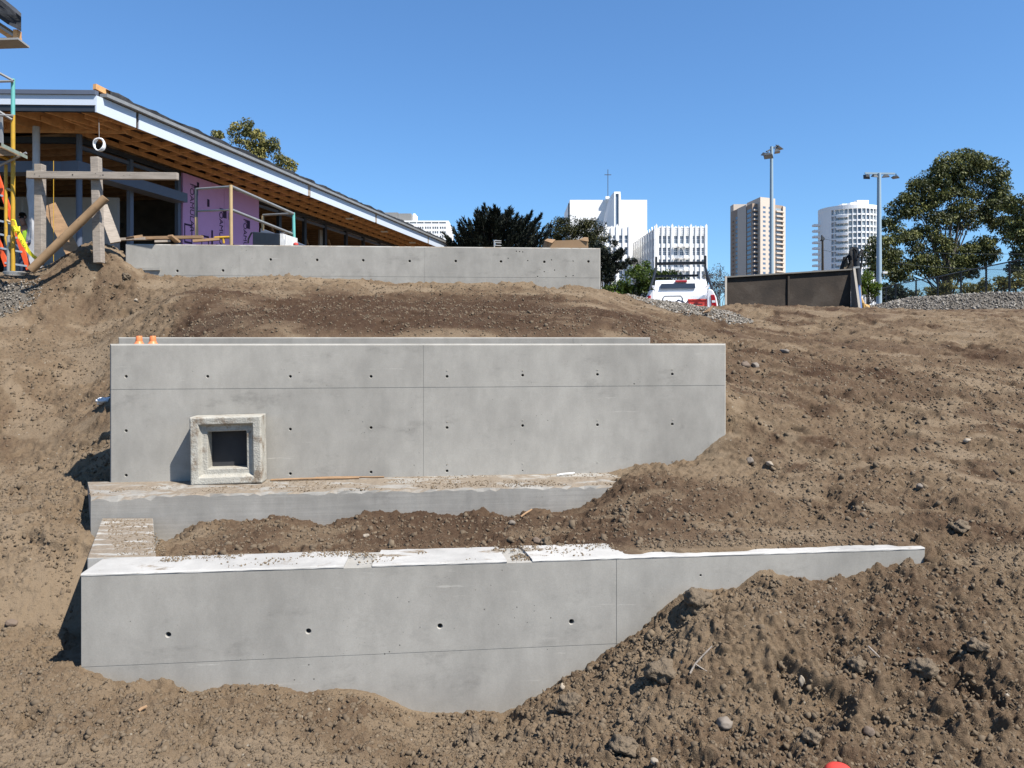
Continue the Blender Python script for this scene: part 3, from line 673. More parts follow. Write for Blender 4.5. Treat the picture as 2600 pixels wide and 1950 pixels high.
# upper wall
uw = root('upper_retaining_wall', 'long upper concrete wall on the crest with a row of tie holes and pitted right end', 'retaining wall', UW.at(0, 0, .5))
hol = [(687, 659), (805, 660), (922, 661), (1040, 663), (1157, 663), (1272, 664), (1382, 665), (1458, 663), (1494, 664), (450, 688), (566, 687)]
h = R1(UW, hol, .030, .14) + R1(UW, ((1408, 686), (1340, 662), (1327, 640), (1319, 639), (1311, 638), (1400, 660), (1290, 656), (1382, 690), (1365, 702), (1437, 702), (1455, 700)), .014, .05)
wall_body(UW, 1.6, .30, h, [UW.hit(1078, 660)[0][0], UW.hit(607, 660)[0][0]], [.62], ch=.02).build('wall_body', M['conc_up'], uw)
mb = MB(); mb.box((0, 0, 0), (.55, .03, .05)); q = UW.hit(372, 683)[1]
o = mb.build('form_ledge', M['conc'], uw, local=True); o.location = q - OFF[uw.name] + Vector((0, -.01, 0))

# ------------------------------------------------------------------ precast box, sticks and small things on the walls
def ring_box(mb, outs, fr):
    """outs: list of (half width, half height, depth) of nested square sections, front to back; fr(u,v,d)->point"""
    vs = []
    for hw, hh, d in outs: vs += [fr(-hw, -hh, d), fr(hw, -hh, d), fr(hw, hh, d), fr(-hw, hh, d)]
    k = len(outs); fs = [(i * 4 + j, i * 4 + (j + 1) % 4, (i + 1) * 4 + (j + 1) % 4, (i + 1) * 4 + j) for i in range(k - 1) for j in range(4)]
    return mb.add(vs, fs)
bx = root('precast_box', 'square precast concrete box frame standing on the footing against the middle wall', 'concrete box', (0, 0, 0))
D_b = 8.66; cb = P(573, 1143, D_b); hw = .392; bt = MW.t
cb.z = ZF + .385
bx.location = (cb.x, cb.y, ZF); OFF[bx.name] = Vector((cb.x, cb.y, ZF))
ca, sa = math.cos(math.radians(1.0)), math.sin(math.radians(1.0))
def frb(u, v, d):
    u, v = u * ca - v * sa, u * sa + v * ca
    return Vector((cb.x + bt[0] * u - bt[1] * d, cb.y + bt[1] * u + bt[0] * d, cb.z + v))
mb = MB(); H2 = .383
ring_box(mb, [(.37, H2 - .01, .285), (hw, H2, .27), (hw, H2, .015), (hw - .014, H2 - .014, 0), (.300, .300, .006), (.283, .285, .05), (.270, .270, .065), (.218, .215, .068), (.212, .210, .08), (.212, .210, .285), (.37, H2 - .01, .285)], frb)
bevel(mb.build('frame', M['precast'], bx), .014, 2, 25)
mb = MB(); mb.add([frb(-.215, -.212, .24), frb(.215, -.212, .24), frb(.215, .212, .24), frb(-.215, .212, .24), frb(-.215, -.212, .26), frb(.215, -.212, .26), frb(.215, .212, .26), frb(-.215, .212, .26)], [(0, 1, 2, 3), (4, 7, 6, 5)]); mb.build('back_plate', M['box_shade'], bx)  # added dark plate across the opening, in place of the shaded wall behind

def stick(name, label, cat, a, b, r, m):
    mb = MB(); a, b = Vector(a), Vector(b); mid = a.lerp(b, .5) + Vector((0, 0, .004)); mb.path([a, a.lerp(b, .25) + Vector((0, 0, r * .3)), mid, a.lerp(b, .8), b], [r, r * 1.05, r, r * .95, r * .9], 8)
    return tag(mb.build(name, m, loc=tuple(a), smooth=True), label, cat)
qa = lambda px, py, dz: (lambda D: P(px, py, D))((ZF + dz) / (HY - py) * F)
stick('wood_stake', 'long thin wooden stake lying along the footing right of the precast box', 'stake', qa(688, 1219, .016), qa(912, 1213, .016), .013, M['lumber'])
stick('wood_stake', 'short thin wooden stake lying behind the long stake on the footing', 'stake', qa(800, 1213, .012), qa(975, 1211, .012), .010, M['lumber'])
stick('plastic_pipe', 'short white plastic pipe on the soil near the right end of the footing', 'pipe', MW.hit(1412, 1200)[1] + Vector((0, -.18, .0)), MW.hit(1456, 1196)[1] + Vector((0, -.14, .0)), .012, M['pvc'])

for i, (px, lab) in enumerate(((353, 'left one of two orange rebar caps behind the middle wall'), (388, 'right one of two orange rebar caps behind the middle wall'))):
    D = 9.45; p = P(px, 871, D); z0 = ZM - .012
    r_ = root('rebar_cap', lab, 'rebar cap', (p.x, p.y, z0), 'orange caps behind the middle wall')
    mb = MB(); mb.lathe((p.x, p.y, z0), ((.038, .02), (.040, .05), (.036, .10), (.032, .108)), 14); mb.build('cap_sleeve', M['cap'], r_, smooth=True)
    mb = MB(); mb.lathe((p.x, p.y, z0), ((.062, 0), (.060, .012), (.044, .03), (.040, .045)), 14); mb.build('flange', M['cap'], r_, smooth=True)
    mb = MB(); mb.tube((p.x, p.y, z0 - 1.1), (p.x, p.y, z0 + .06), .012); mb.build('rebar', M['rust'], r_)
# ------------------------------------------------------------------ long building under construction, upper left
def box_between(mb, o, ax, ay, s0, s1, t0, t1, z0, z1):
    """box along two ground directions from an origin"""
    pts = [o + ax * s0 + ay * t0, o + ax * s1 + ay * t0, o + ax * s1 + ay * t1, o + ax * s0 + ay * t1]
    mb.prism([Vector((p.x, p.y, z0)) for p in pts], (0, 0, z1 - z0)); return mb
aS = Vector((.2057, .9786, 0)); aF = Vector((-.9995, -.03, 0)); nI = Vector((-.9786, .2057, 0))   # along the side, along the front, inward from the side
Ec = Vector((-9.74, 18.0, 0)); Wc = Vector((-11.3, 20.05, 0)); SL = 33.0
ZFA0, ZFA1, ZSO, FLO = 5.36, 5.80, 5.34, 1.42
bd = root('building', 'long low building under construction with open timber eaves and white fascia behind the upper wall', 'building', (Wc.x, Wc.y, FLO))
box_between(MB(), Wc, aS, nI, -.3, SL - 3, -.1, 14, FLO - .35, FLO).build('floor_slab', M['floor_in'], bd)
# roof deck: slab over everything, boards seen from below
pts = [Ec + aS * .06 + nI * .06, Ec + aS * SL + nI * .06, Ec + aS * SL + nI * 16, Ec + aF * 16 + aS * .06]
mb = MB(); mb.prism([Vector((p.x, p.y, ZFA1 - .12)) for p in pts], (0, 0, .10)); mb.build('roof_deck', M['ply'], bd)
# fascias
def strip_prism(a, b, th, z0, z1, n):
    mb = MB(); n = Vector(n); mb.prism([Vector((a.x, a.y, z0)), Vector((b.x, b.y, z0)), Vector((b.x, b.y, z0)) + n * th, Vector((a.x, a.y, z0)) + n * th], (0, 0, z1 - z0)); return mb
seg = [0.0, 1.36, 10.75, 17.3, 24.9, 30.5]
for i in range(len(seg) - 1):
    a, b = Ec + aS * (seg[i] + (.0 if i == 0 else .11)), Ec + aS * (seg[i + 1] - (.0 if i == 0 else .11))
    f = strip_prism(a, b, .04, ZFA0, ZFA1 - .05, nI).build('fascia_board', M['fascia'], bd)
    if i > 1:
        c = Ec + aS * seg[i]; strip_prism(c - aS * .10, c + aS * .10, .03, ZFA0 + .02, ZFA1 - .03, nI * 1.0).build('fascia_gap_block', M['wood_grey'], bd)
strip_prism(Ec + aF * .02, Ec + aF * 16, .04, ZFA0 + .16, ZFA1 - .04, aS).build('fascia_board', M['fascia'], bd)
strip_prism(Ec + aF * .02 + aS * .03, Ec + aF * 16 + aS * .03, .10, ZFA0 + .02, ZFA0 + .15, aS).build('steel_beam', M['dark_metal'], bd)
strip_prism(Ec + aF * 0 - aS * .05, Ec + aF * 16 - aS * .05, .12, ZFA1 - .04, ZFA1 + .06, aS).build('drip_edge', M['slate_metal'], bd)
strip_prism(Ec - nI * .12 + aS * .2, Ec - nI * .12 + aS * 31, .2, ZFA1 - .03, ZFA1 + .05, nI).build('drip_edge', M['galv'], bd)
# lumpy felt edge lying along the roof side
mb = MB(); n = 150; vs = []
for k in range(n + 1):
    c = Ec + aS * (0.35 + 30.5 * k / n) + nI * .02
    h = .13 + .05 * math.sin(k * .9) * random.random() + random.uniform(-.02, .03)
    for d, z in ((-.10 + random.uniform(-.02, .02), .055), (-.11 + random.uniform(-.03, .02), .05 + h * .7), (0, .05 + h), (.25, .05 + h * .9), (.5, .055)):
        vs.append(Vector((c.x, c.y, ZFA1 + z)) + nI * d)
mb.add(vs, [(k * 5 + i, (k + 1) * 5 + i, (k + 1) * 5 + i + 1, k * 5 + i + 1) for k in range(n) for i in range(4)])
mb.build('roof_felt', M['felt'], bd, smooth=True)
mb = MB(); c = Ec + aS * .1; mb.beam(Vector((c.x - .12, c.y, ZFA1 + .19)), Vector((c.x + .16, c.y + .9, ZFA1 + .10)), .09, .13); mb.build('roof_block', M['joist'], bd)
# side eave: long joists and cross blocks, open to the deck
for t in (.10, .62, 1.22, 1.86):
    strip_prism(Ec + aS * .4 + nI * t, Ec + aS * (SL - 4) + nI * t, .05, ZSO + .02 + (.12 if t < .2 else 0), ZSO + .15 + (.1 if t < .2 else 0), nI).build('joist', M['joist'], bd)
bl = None
for i in range(34):
    for j, t in enumerate((.16, .68, 1.28)):
        w = .40 if j == 0 else .43
        if bl is None:
            mb = MB(); mb.prism([Vector((0, 0, 0)), aS * .05, aS * .05 + nI * .42, nI * .42], (0, 0, .10)); bl = mb.mesh('blocking', M['joist'])
        p = Ec + aS * (.75 + i * .80 + j * .25) + nI * t; p.z = ZSO + .05
        link('blocking', bl, bd, p - OFF[bd.name])
# front eave rafters
rf = None
for i in range(16):
    a = Ec + aF * (.45 + i * .85) + aS * .16; b = a + aS * 1.8 + aF * -.35
    if rf is None:
        mb = MB(); mb.beam(Vector((0, 0, 0)), (b - a) * 1.0, .05, .22); rf = mb.mesh('rafter', M['joist'])
    link('rafter', rf, bd, Vector((a.x, a.y, ZSO + .15)) - OFF[bd.name])
strip_prism(Ec + aF * .5 + aS * 1.75, Ec + aF * 16 + aS * 1.75, .06, ZSO - .02, ZSO + .24, aS).build('header_beam', M['joist'], bd)
# recessed downlights in the soffit of the far end
for px, py in ((888, 556), (976, 589), (1047, 617)):
    z = ZSO - .0; D = z / (HY - py) * F; p = P(px, py, D); mb = MB(); mb.prism([p + Vector((-.16, -.16, 0)), p + Vector((.16, -.16, 0)), p + Vector((.16, .16, 0)), p + Vector((-.16, .16, 0))], (0, 0, .03)); mb.build('soffit_plate', M['pvc'], bd)
# side glazing frames
def side_s(px, t=1.95):
    """distance along the side wall plane for a picture column"""
    k = (px - CX) / F; o = Wc; return (k * o.y - o.x) / (aS.x - k * aS.y)
def wallp(s, t=0.0): return Wc + aS * s + nI * t
s1, s2 = side_s(458), side_s(655)
ZT = ZSO - .02
for sA, sB in ((0, s1), (s2, 27.0)):
    strip_prism(wallp(sA), wallp(sB), .12, ZT - .14, ZT, nI).build('head_frame', M['dark_metal'], bd)
    strip_prism(wallp(sA, .02), wallp(sB, .02), .08, ZT - .30, ZT - .20, nI).build('head_frame', M['slate_metal'], bd)
    strip_prism(wallp(sA), wallp(sB), .12, FLO, FLO + .10, nI).build('sill_frame', M['dark_metal'], bd)
for px in (335, 456):
    s = side_s(px); strip_prism(wallp(s - .07), wallp(s + .07), .12, FLO + .1, ZT - .14, nI).build('mullion', M['slate_metal'], bd)
for px in (712, 776, 828, 881, 925, 965, 1000):
    s = side_s(px); strip_prism(wallp(s - .10), wallp(s + .10), .12, FLO + .1, ZT - .14, nI).build('mullion', M['dark_metal'], bd)
# mid-height canopy on front and side
zc0, zc1 = 4.28, 4.56
strip_prism(wallp(-.55, -.45), wallp(side_s(474) - .6, -.45), .5, zc0, zc1, nI).build('canopy', M['slate_metal'], bd)
strip_prism(Wc + nI * -.45 + aS * -.55 + nI * .5, Wc + aF * 8 + aS * -.55, .5, zc0, zc1, aS).build('canopy', M['slate_metal'], bd)
# pink insulation boards on the side wall
npk = 4
for i in range(npk):
    a, b = s1 + .06 + (s2 - s1 - .06) * i / npk, s1 + .06 + (s2 - s1 - .06) * (i + 1) / npk
    fb = strip_prism(wallp(a, -.05 + .006 * (i % 2)), wallp(b - .008, -.05 + .006 * (i % 2)), .06, FLO + .35, ZT - .02, nI).build('foam_board', M['pink'], bd)
strip_prism(wallp(s1 + .06, -.04), wallp(s2, -.04), .05, FLO - .1, FLO + .345, nI).build('base_strip', M['gyp'], bd)
def text_on(name, body, size, origin, right, upv, m, parent, align='LEFT'):
    cu = bpy.data.curves.new(name, 'FONT'); cu.body = body; cu.size = size; cu.extrude = .002; cu.align_x = align
    tmp = bpy.data.objects.new(name + '_tmp', cu); C.objects.link(tmp)
    dg = bpy.context.evaluated_depsgraph_get(); me = bpy.data.meshes.new_from_object(tmp.evaluated_get(dg)); bpy.data.objects.remove(tmp)
    r, u = Vector(right).normalized(), Vector(upv).normalized(); nn = r.cross(u)
    Mx = Matrix(((r.x, u.x, nn.x, origin.x), (r.y, u.y, nn.y, origin.y), (r.z, u.z, nn.z, origin.z), (0, 0, 0, 1)))
    me.transform(Matrix.Translation(-OFF[parent.name] if parent.name in OFF else Vector()) @ Mx); me.materials.clear(); me.materials.append(m); me.update()
    return link(name, me, parent, off=OFF.get(parent.name))
def printed(s, z, w, h, wall=-.054):
    mb = MB(); mb.prism([wallp(s, wall) + Vector((0, 0, z)), wallp(s + w, wall) + Vector((0, 0, z)), wallp(s + w, wall) + Vector((0, 0, z + h)), wallp(s, wall) + Vector((0, 0, z + h))], nI * .003); return mb
for (s, z) in ((s1 + .42, 4.1), (s1 + 2.05, 3.6), (s1 + 3.55, 3.45)):
    text_on('print_lettering', 'FOAMULAR', .30, wallp(s, -.053) + Vector((0, 0, z + .95)), (0, 0, -1), aS, M['print'], bd)
    printed(s + .22, z + .62, .2, .30).build('print_mark', M['print'], bd)
for (s, z) in ((s1 + .78, 4.9), (s1 + 1.35, 4.45), (s1 + 2.6, 4.2)): printed(s, z, .12, .25).build('print_mark', M['print'], bd)
for (s, z) in ((s1 + 1.58, 2.55), (s1 + 2.85, 2.25)): printed(s, z, .09, 1.15).build('print_mark', M['print'], bd)
for (s, z, n) in ((s1 + .12, 3.1, 1), (s1 + 1.02, 2.85, 1), (s1 + 1.85, 2.65, 3), (s1 + 3.15, 2.45, 3)):
    W_, H_ = .42, .62
    mb = MB()
    for q in range(n):
        for (x0, z0, w, h_) in ((0, 0, W_, .06), (0, H_ - .06, W_, .06), (0, .06, .05, H_ - .12), (W_ - .05, .06, .05, H_ - .12)):
            k = printed(s + q * W_ + x0, z + z0, w - .001, h_); mb.add(k.v, k.f)
    mb.build('print_frame', M['print'], bd)
# interior: partition, back wall, ceilings with rafters and insulation, boards
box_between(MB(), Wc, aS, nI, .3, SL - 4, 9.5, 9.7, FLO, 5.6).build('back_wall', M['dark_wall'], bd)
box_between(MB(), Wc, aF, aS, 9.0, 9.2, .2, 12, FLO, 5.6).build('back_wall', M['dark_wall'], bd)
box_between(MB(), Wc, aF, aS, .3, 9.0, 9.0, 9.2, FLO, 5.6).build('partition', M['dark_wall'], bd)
mb = MB(); pts = [wallp(.15, .14), wallp(SL - 4, .14), wallp(SL - 4, 9.4), wallp(.15, 9.4)]
mb.prism([Vector((p.x, p.y, 5.46)) for p in pts], (0, 0, .03)); mb.build('ceiling_insulation', M['ins'], bd)
cr = None
for i in range(40):
    p = wallp(.5 + i * .72, .2); p.z = 5.32
    if cr is None: mb = MB(); mb.beam(Vector((0, 0, 0)), nI * 9, .07, .24); cr = mb.mesh('ceiling_rafter', M['lumber'])
    link('ceiling_rafter', cr, bd, p - OFF[bd.name])
for s, t in ((s2 + 1.6, 1.2), (s2 + 3.2, 1.3), (s2 + 4.8, 1.2), (s2 + 6.2, 1.3), (s2 + 8.5, 1.2), (s2 + 11, 1.2)):
    mb = MB(); a = wallp(s, t); b = wallp(s + 2.4, t); mb.beam(Vector((a.x, a.y, 4.9)), Vector((b.x, b.y, 1.9)), .06, .10); mb.build('brace', M['lumber'], bd)
for z in (2.3, 3.4, 4.3):
    mb = MB(); a = wallp(.3, 5.0); b = wallp(SL - 5, 5.0); mb.beam(Vector((a.x, a.y, z)), Vector((b.x, b.y, z)), .1, .16); mb.build('inner_beam', M['gyp'] if z > 3 and z < 4 else M['dark_wall'], bd)
for (s, t, w, z1) in ((.9, 2.6, 2.6, 4.0), (4.0, 4.5, 3.2, 2.75), (s2 + 7.2, 1.0, .55, 5.2)):
    strip_prism(wallp(s, t), wallp(s + w, t), .08, FLO, z1, nI).build('plaster_board', M['gyp'], bd)
q = Wc + aF * .4 + aS * 2.0; strip_prism(q, q + aF * 3.2, .08, FLO, 4.1, aS).build('plaster_board', M['gyp'], bd)
for px, py in ((168, 405), (213, 380)):
    D = 22.5; p = P(px, py, D); mb = MB(); mb.lathe(p, ((.05, -.12), (.09, -.06), (.09, .04), (.03, .09)), 10); mb.build('sprinkler_tag', M['red'], bd)
# posts: wrapped concrete-form column, steel pipe, glazing post at the corner
p = P(92, 640, 19.2); mb = MB(); mb.tube((p.x, p.y, FLO), (p.x, p.y, 5.35), .085, n=14); mb.build('column', M['plastic_wrap'], bd, smooth=True)
mb = MB(); ns = 14; vs = []
for k in range(9):
    z = FLO + .15 + (4.1 - FLO) * k / 8
    for j in range(ns):
        an = 2 * math.pi * j / ns; r = .15 + .035 * math.sin(3 * an + k * 1.3) + random.uniform(-.015, .015)
        vs.append((p.x - .04 + r * math.cos(an), p.y + r * math.sin(an), z))
mb.add(vs, [(k * ns + j, k * ns + (j + 1) % ns, (k + 1) * ns + (j + 1) % ns, (k + 1) * ns + j) for k in range(8) for j in range(ns)])
mb.build('column_wrap', M['plastic_wrap'], bd, smooth=True)
p = P(201, 600, 19.9); mb = MB(); mb.tube((p.x, p.y, FLO - .2), (p.x, p.y, 5.34), .075, n=12); mb.build('corner_post', M['slate_metal'], bd, smooth=True)
for t in (3.2, 6.5):
    q = Wc + aF * t; strip_prism(q, q + aF * .12, .12, FLO, 5.3, aS).build('mullion', M['dark_metal'], bd)
strip_prism(Wc + aF * .1, Wc + aF * 9, .12, ZT - .16, ZT, aS).build('head_frame', M['dark_metal'], bd)

# eave corner of the nearer roof, top left
er = root('roof_overhang', 'corner of a nearer roof with ragged black felt at the top left', 'roof', P(20, 100, 9.0))
D = 9.0; k = D / F
Zs = (HY - 121) * k
p0 = P(75, 122, D); ax, ay = Vector((-1, .08, 0)), Vector((.12, 1, 0)).normalized()
p1 = P(46, 100, D * (HY - 122) / (HY - 100)); p1.z = p0.z; mb = MB(); mb.prism([p1, p0, p0 + ax * 2.5, p1 + ax * 2.4], (0, 0, .022)); mb.build('soffit_board', M['gyp'], er)
mb = MB(); a = P(-300, 60, D + .1); q = P(52, 105, D + .08); mb.beam(q, q + ax * 2.4 + Vector((0, 0, 1.35)) * .0, .05, .08); mb.build('joist', M['joist'], er)
mb = MB(); mb.beam(P(46, 100, D + .1), P(-120, -8, D + .16), .06, .10); mb.build('barge_board', M['joist'], er)
mb = MB(); mb.beam(P(44, 78, D + .02), P(44, 108, D + .02), .05, .08); mb.build('corner_block', M['joist'], er)
mb = MB(); mb.beam(P(38, 92, D + .05), P(-110, -2, D + .08), .05, .03); mb.build('drip_board', M['gyp'], er)
mb = MB(); vs = []; prof = [(-160, -96, -34), (-60, -52, 12), (-10, -20, 42), (20, 4, 62), (40, 22, 72), (54, 34, 80)]
for i, (x, y0, y1) in enumerate(prof):
    for j in range(6):
        f = j / 5; d = D - .06 + .03 * math.sin(i * 2.1 + j * 1.7) + (.10 if j == 0 else 0)
        vs.append(P(x + random.uniform(-1.5, 1.5) * (i < 5), y0 + (y1 - y0) * f, d))
for i, (x, y0, y1) in enumerate(prof): vs.append(P(x, y0 + 6, D + 1.2))
n6 = 6; base = 36
mb.add(vs, [(i * 6 + j, (i + 1) * 6 + j, (i + 1) * 6 + j + 1, i * 6 + j + 1) for i in range(5) for j in range(5)] + [(i * 6, 36 + i, 37 + i, (i + 1) * 6) for i in range(5)] + [(30, 41, 35, 34, 33, 32, 31)])
mb.build('felt_flap', M['felt'], er, smooth=True)

# ------------------------------------------------------------------ timber frame, post and boards, lumber, ring
D = 14.9
tf = root('timber_frame', 'weathered grey timber H-frame of two posts and a cross beam stuck in the soil mound', 'timber frame', P(170, 655, D))
def vpost(mb, px, y0, y1, w, D): a, b = P(px, y1, D), P(px, y0, D); mb.beam(a, b, w, w, (0, 1, 0)); return mb
bevel(vpost(MB(), 102, 418, 665, .15, D).build('post', M['wood_grey'], tf), .008)
a, b = P(252, 668, D - .1), P(244, 400, D - .02); mb = MB(); mb.beam(a, b, .155, .15, (0, 1, 0)); bevel(mb.build('post', M['wood_grey'], tf), .008)
a, b = P(70, 444, D - .16), P(452, 448, D - .17); mb = MB(); mb.beam(a, b, .09, .135); bevel(mb.build('cross_beam', M['wood_greyx'], tf), .006)
for px, py in ((92, 443), (104, 448), (188, 445), (246, 442), (258, 448), (265, 446), (318, 447), (333, 446), (390, 449), (441, 444), (441, 452)):
    mb = MB(); q = P(px, py, D - .16); mb.path([q + Vector((0, -.052, 0)), q + Vector((0, -.043, 0))], .014 if px in (188, 265) else .007, 8); mb.build('nail', M['rust'], tf)
# round tan post leaning on the frame
mb = MB(); a, b = P(78, 686, 14.35), P(268, 502, 14.62); mb.path([a, a.lerp(b, .5), b], [.078, .080, .077], 18)
tag(mb.build('round_post', M['log'], loc=tuple(a), smooth=True), 'long round tan post leaning across the timber frame', 'wooden post')
mb = MB(); mb.beam(P(185, 640, 15.3), P(124, 521, 15.5), .26, .035, (.3, -1, .2)); tag(mb.build('plywood_offcut', M['lumber'], loc=tuple(P(185, 640, 15.3))), 'brown plywood strip leaning between the two posts of the timber frame', 'board')
mb = MB(); mb.beam(P(294, 616, 15.5), P(259, 522, 15.7), .20, .045, (.6, -1, .2)); tag(mb.build('leaning_board', M['wood_grey'], loc=tuple(P(294, 616, 15.5))), 'dark weathered board leaning right of the timber frame', 'board')
# lumber lying on and behind the upper wall
zw = ZU
lst = [((296, 608), (385, 606), 15.75, .14, .05, 'flat weathered plank at the left end of the lumber on the upper wall', 'wood_grey'),
       ((330, 604), (352, 600), 15.5, .30, .045, 'short fresh board end sticking out over the upper wall corner', 'lumber'),
       ((352, 605), (515, 602), 15.85, .12, .06, 'long brown plank lying along the upper wall top', 'lumber'),
       ((392, 613), (432, 612), 15.45, .10, .04, 'small brown block lying on the upper wall', 'wood_grey'),
       ((431, 598), (452, 615), 15.5, .16, .04, 'short tilted board propped on the long brown plank', 'lumber'),
       ((490, 612), (557, 607), 15.6, .12, .05, 'split brown board near the scaffold post on the upper wall', 'lumber')]
for a, b, D, w, h_, lab, m in lst:
    mb = MB(); mb.beam(P(*a, D), P(*b, D + .15), w, h_); tag(mb.build('plank', M[m], loc=tuple(P(*a, D))), lab, 'plank', 'lumber on the upper wall')
# white cord coil hanging from the eave
rg = root('cord_coil', 'coil of white cord hanging from the eave above the timber frame', 'cord coil', P(251, 367, 17.6))
mb = MB(); c = P(251, 367, 17.6)
for q in range(4):
    pts = [c + Vector((.118 * math.cos(t) + q * .006, .02 * math.sin(2 * t + q) + q * .012 - .02, .135 * math.sin(t) * (1 + .03 * q))) for t in np.linspace(0, 2 * math.pi, 25)]
    mb.path(pts, .013, 6)
mb.build('coil', M['bag'], rg, smooth=True)
mb = MB(); mb.tube(P(252, 352, 17.6), Vector((P(251, 300, 18.5).x, 18.5, ZSO + .05)), .006, n=6); mb.build('hanging_line', M['galv'], rg)

# ------------------------------------------------------------------ scaffold, ladder, tape at the left edge
D = 14.6
sc = root('scaffold', 'scaffold tower with worn yellow and teal tubes and a plank deck at the left edge', 'scaffold', P(33, 690, D))
mb = MB(); mb.tube(P(33, 292, D), P(33, 200, D), .036, n=10); mb.build('upright_top', M['teal'], sc, smooth=True)
mb = MB(); mb.tube(P(33, 688, D), P(33, 292, D), .038, n=10); mb.build('upright', M['yellow'], sc, smooth=True)
mb = MB(); mb.path([P(15, 418, D), P(15, 560, D), P(15, 606, D), P(19, 622, D), P(26, 630, D), P(33, 632, D)], .03, 10); mb.build('inner_tube', M['yellow'], sc, smooth=True)
mb = MB(); mb.path([P(33, 412, D), P(20, 404, D), P(2, 396, D), P(-20, 390, D)], .03, 10); mb.build('arch_tube', M['yellow'], sc, smooth=True)
for y in (482, 563):
    mb = MB(); mb.tube(P(15, y - 4, D), P(33, y + 4, D), .024); mb.build('rung', M['cream'], sc)
mb = MB(); mb.tube(P(12, 530, D + .2), P(-30, 522, D + .2), .024); mb.build('rung', M['yellow'], sc)
mb = MB(); mb.tube(P(22, 600, D), P(22, 695, D), .034); mb.build('screw_leg', M['galv'], sc)
for a, b in (((34, 205), (-40, 165)), ((34, 206), (-40, 208)), ((31, 304), (-30, 266)), ((33, 294), (-30, 291)), ((67, 388), (-30, 434))):
    mb = MB(); mb.tube(P(*a, D - .06), P(*b, D - .12), .024); mb.build('guard_rail' if a[1] < 300 else 'diagonal_brace', M['galv'], sc, smooth=True)
mb = MB(); q = [P(3, 363, D - .3), P(68, 395, D - .3), P(68, 403, D - .3), P(3, 372, D - .3)]; mb.prism(q, (0, .02, 0)); mb.build('plank_edge', M['plank'], sc)
for i in range(4):
    mb = MB(); a, b = P(56 - i * 17, 395 - i * 6, D - .25), P(-60 - i * 17, 396 - i * 6, D - .25)
    mb.prism([a, b, b + Vector((-.1, .12 + .12 * i, .05)), a + Vector((-.1, .12 + .12 * i, .05))], (0, 0, .05)); mb.build('deck_plank', M['lumber'], sc)
mb = MB(); mb.prism([P(-30, 290, D), P(4, 296, D), P(6, 364, D), P(-30, 350, D)], (0, .04, 0)); mb.build('toe_board', M['galv'], sc)
mb = MB()
for q in range(3): mb.path([P(37, 697, D - .1) + Vector((.16 * math.cos(t) * (1 + .1 * q), .16 * math.sin(t), .02 * q)) for t in np.linspace(0, 2 * math.pi, 17)], .012, 6)
tag(mb.build('cable_coil', M['galv'], loc=tuple(P(37, 697, D - .1)), smooth=True), 'grey cable loosely coiled round the scaffold foot', 'cable')

ld = root('ladder', 'orange fibreglass ladder with aluminium rungs standing behind the scaffold', 'ladder', P(45, 685, 15.0))
D = 15.0
Ra, Rb = P(74, 684, D), P(-62, 285, D + .3); La, Lb = P(18, 676, D + .05), P(-130, 255, D + .35)
for a, b in ((Ra, Rb), (La, Lb)):
    mb = MB(); mb.beam(a, b, .085, .05, (0, 1, 0)); mb.build('rail', M['orange'], ld)
for i in range(8):
    f = .02 + i * .088; mb = MB(); a, b = La.lerp(Lb, f), Ra.lerp(Rb, f); mb.beam(a, b, .07, .035); mb.build('rung', M['alu'], ld)

tp = root('caution_tape', 'yellow caution tape knotted to the scaffold and drooping down to the soil', 'caution tape', P(44, 585, 14.5))
D = 14.5; pts = [P(44, 583, D), P(52, 602, D), P(62, 622, D), P(74, 640, D), P(86, 652, D), P(99, 661, D), P(104, 668, D)]
mb = MB(); vs = []
for i, p in enumerate(pts):
    d = (pts[min(i + 1, 6)] - pts[max(i - 1, 0)]).normalized(); nrm = Vector((-d.z, 0, d.x)) * (-.036); tw = .02 * math.sin(i * 1.1)
    vs += [p - nrm + Vector((0, tw, 0)), p + nrm - Vector((0, tw, 0))]
vs2 = vs + [v + Vector((0, .002, 0)) for v in vs]; m = len(vs)
mb.add(vs2, [(2 * i, 2 * i + 1, 2 * i + 3, 2 * i + 2) for i in range(6)] + [(m + 2 * i, m + 2 * i + 2, m + 2 * i + 3, m + 2 * i + 1) for i in range(6)])
mb.build('ribbon', M['tape'], tp)
mb = MB(); c = P(44, 582, D)
for q in range(3): mb.path([c + Vector((.05 * math.cos(t + q), -.03 + .05 * math.sin(t + q), .05 * math.sin(2 * t + q))) for t in np.linspace(0, 2 * math.pi, 13)], .014, 6)
mb.path([P(30, 558, D), P(38, 560, D), P(42, 575, D)], .016, 6); mb.build('knot', M['tape'], tp, smooth=True)
for (i, body) in ((1, 'CAUTION'), (4, 'CAUTION')):
    d = (pts[i + 1] - pts[i]).normalized(); upv = Vector((-d.z, 0, d.x))
    text_on('tape_lettering', body, .055, pts[i].lerp(pts[i + 1], .1) + Vector((0, -.026, 0)) - upv * .02, d, upv, M['black'], tp)
# yellow stake rope and small cord by the posts
mb = MB(); mb.tube(P(136, 664, 15.2), P(136, 408, 15.4), .006, n=6); tag(mb.build('yellow_cord', M['yellow'], loc=tuple(P(136, 664, 15.2))), 'thin yellow cord hanging straight down beside the left post', 'cord')

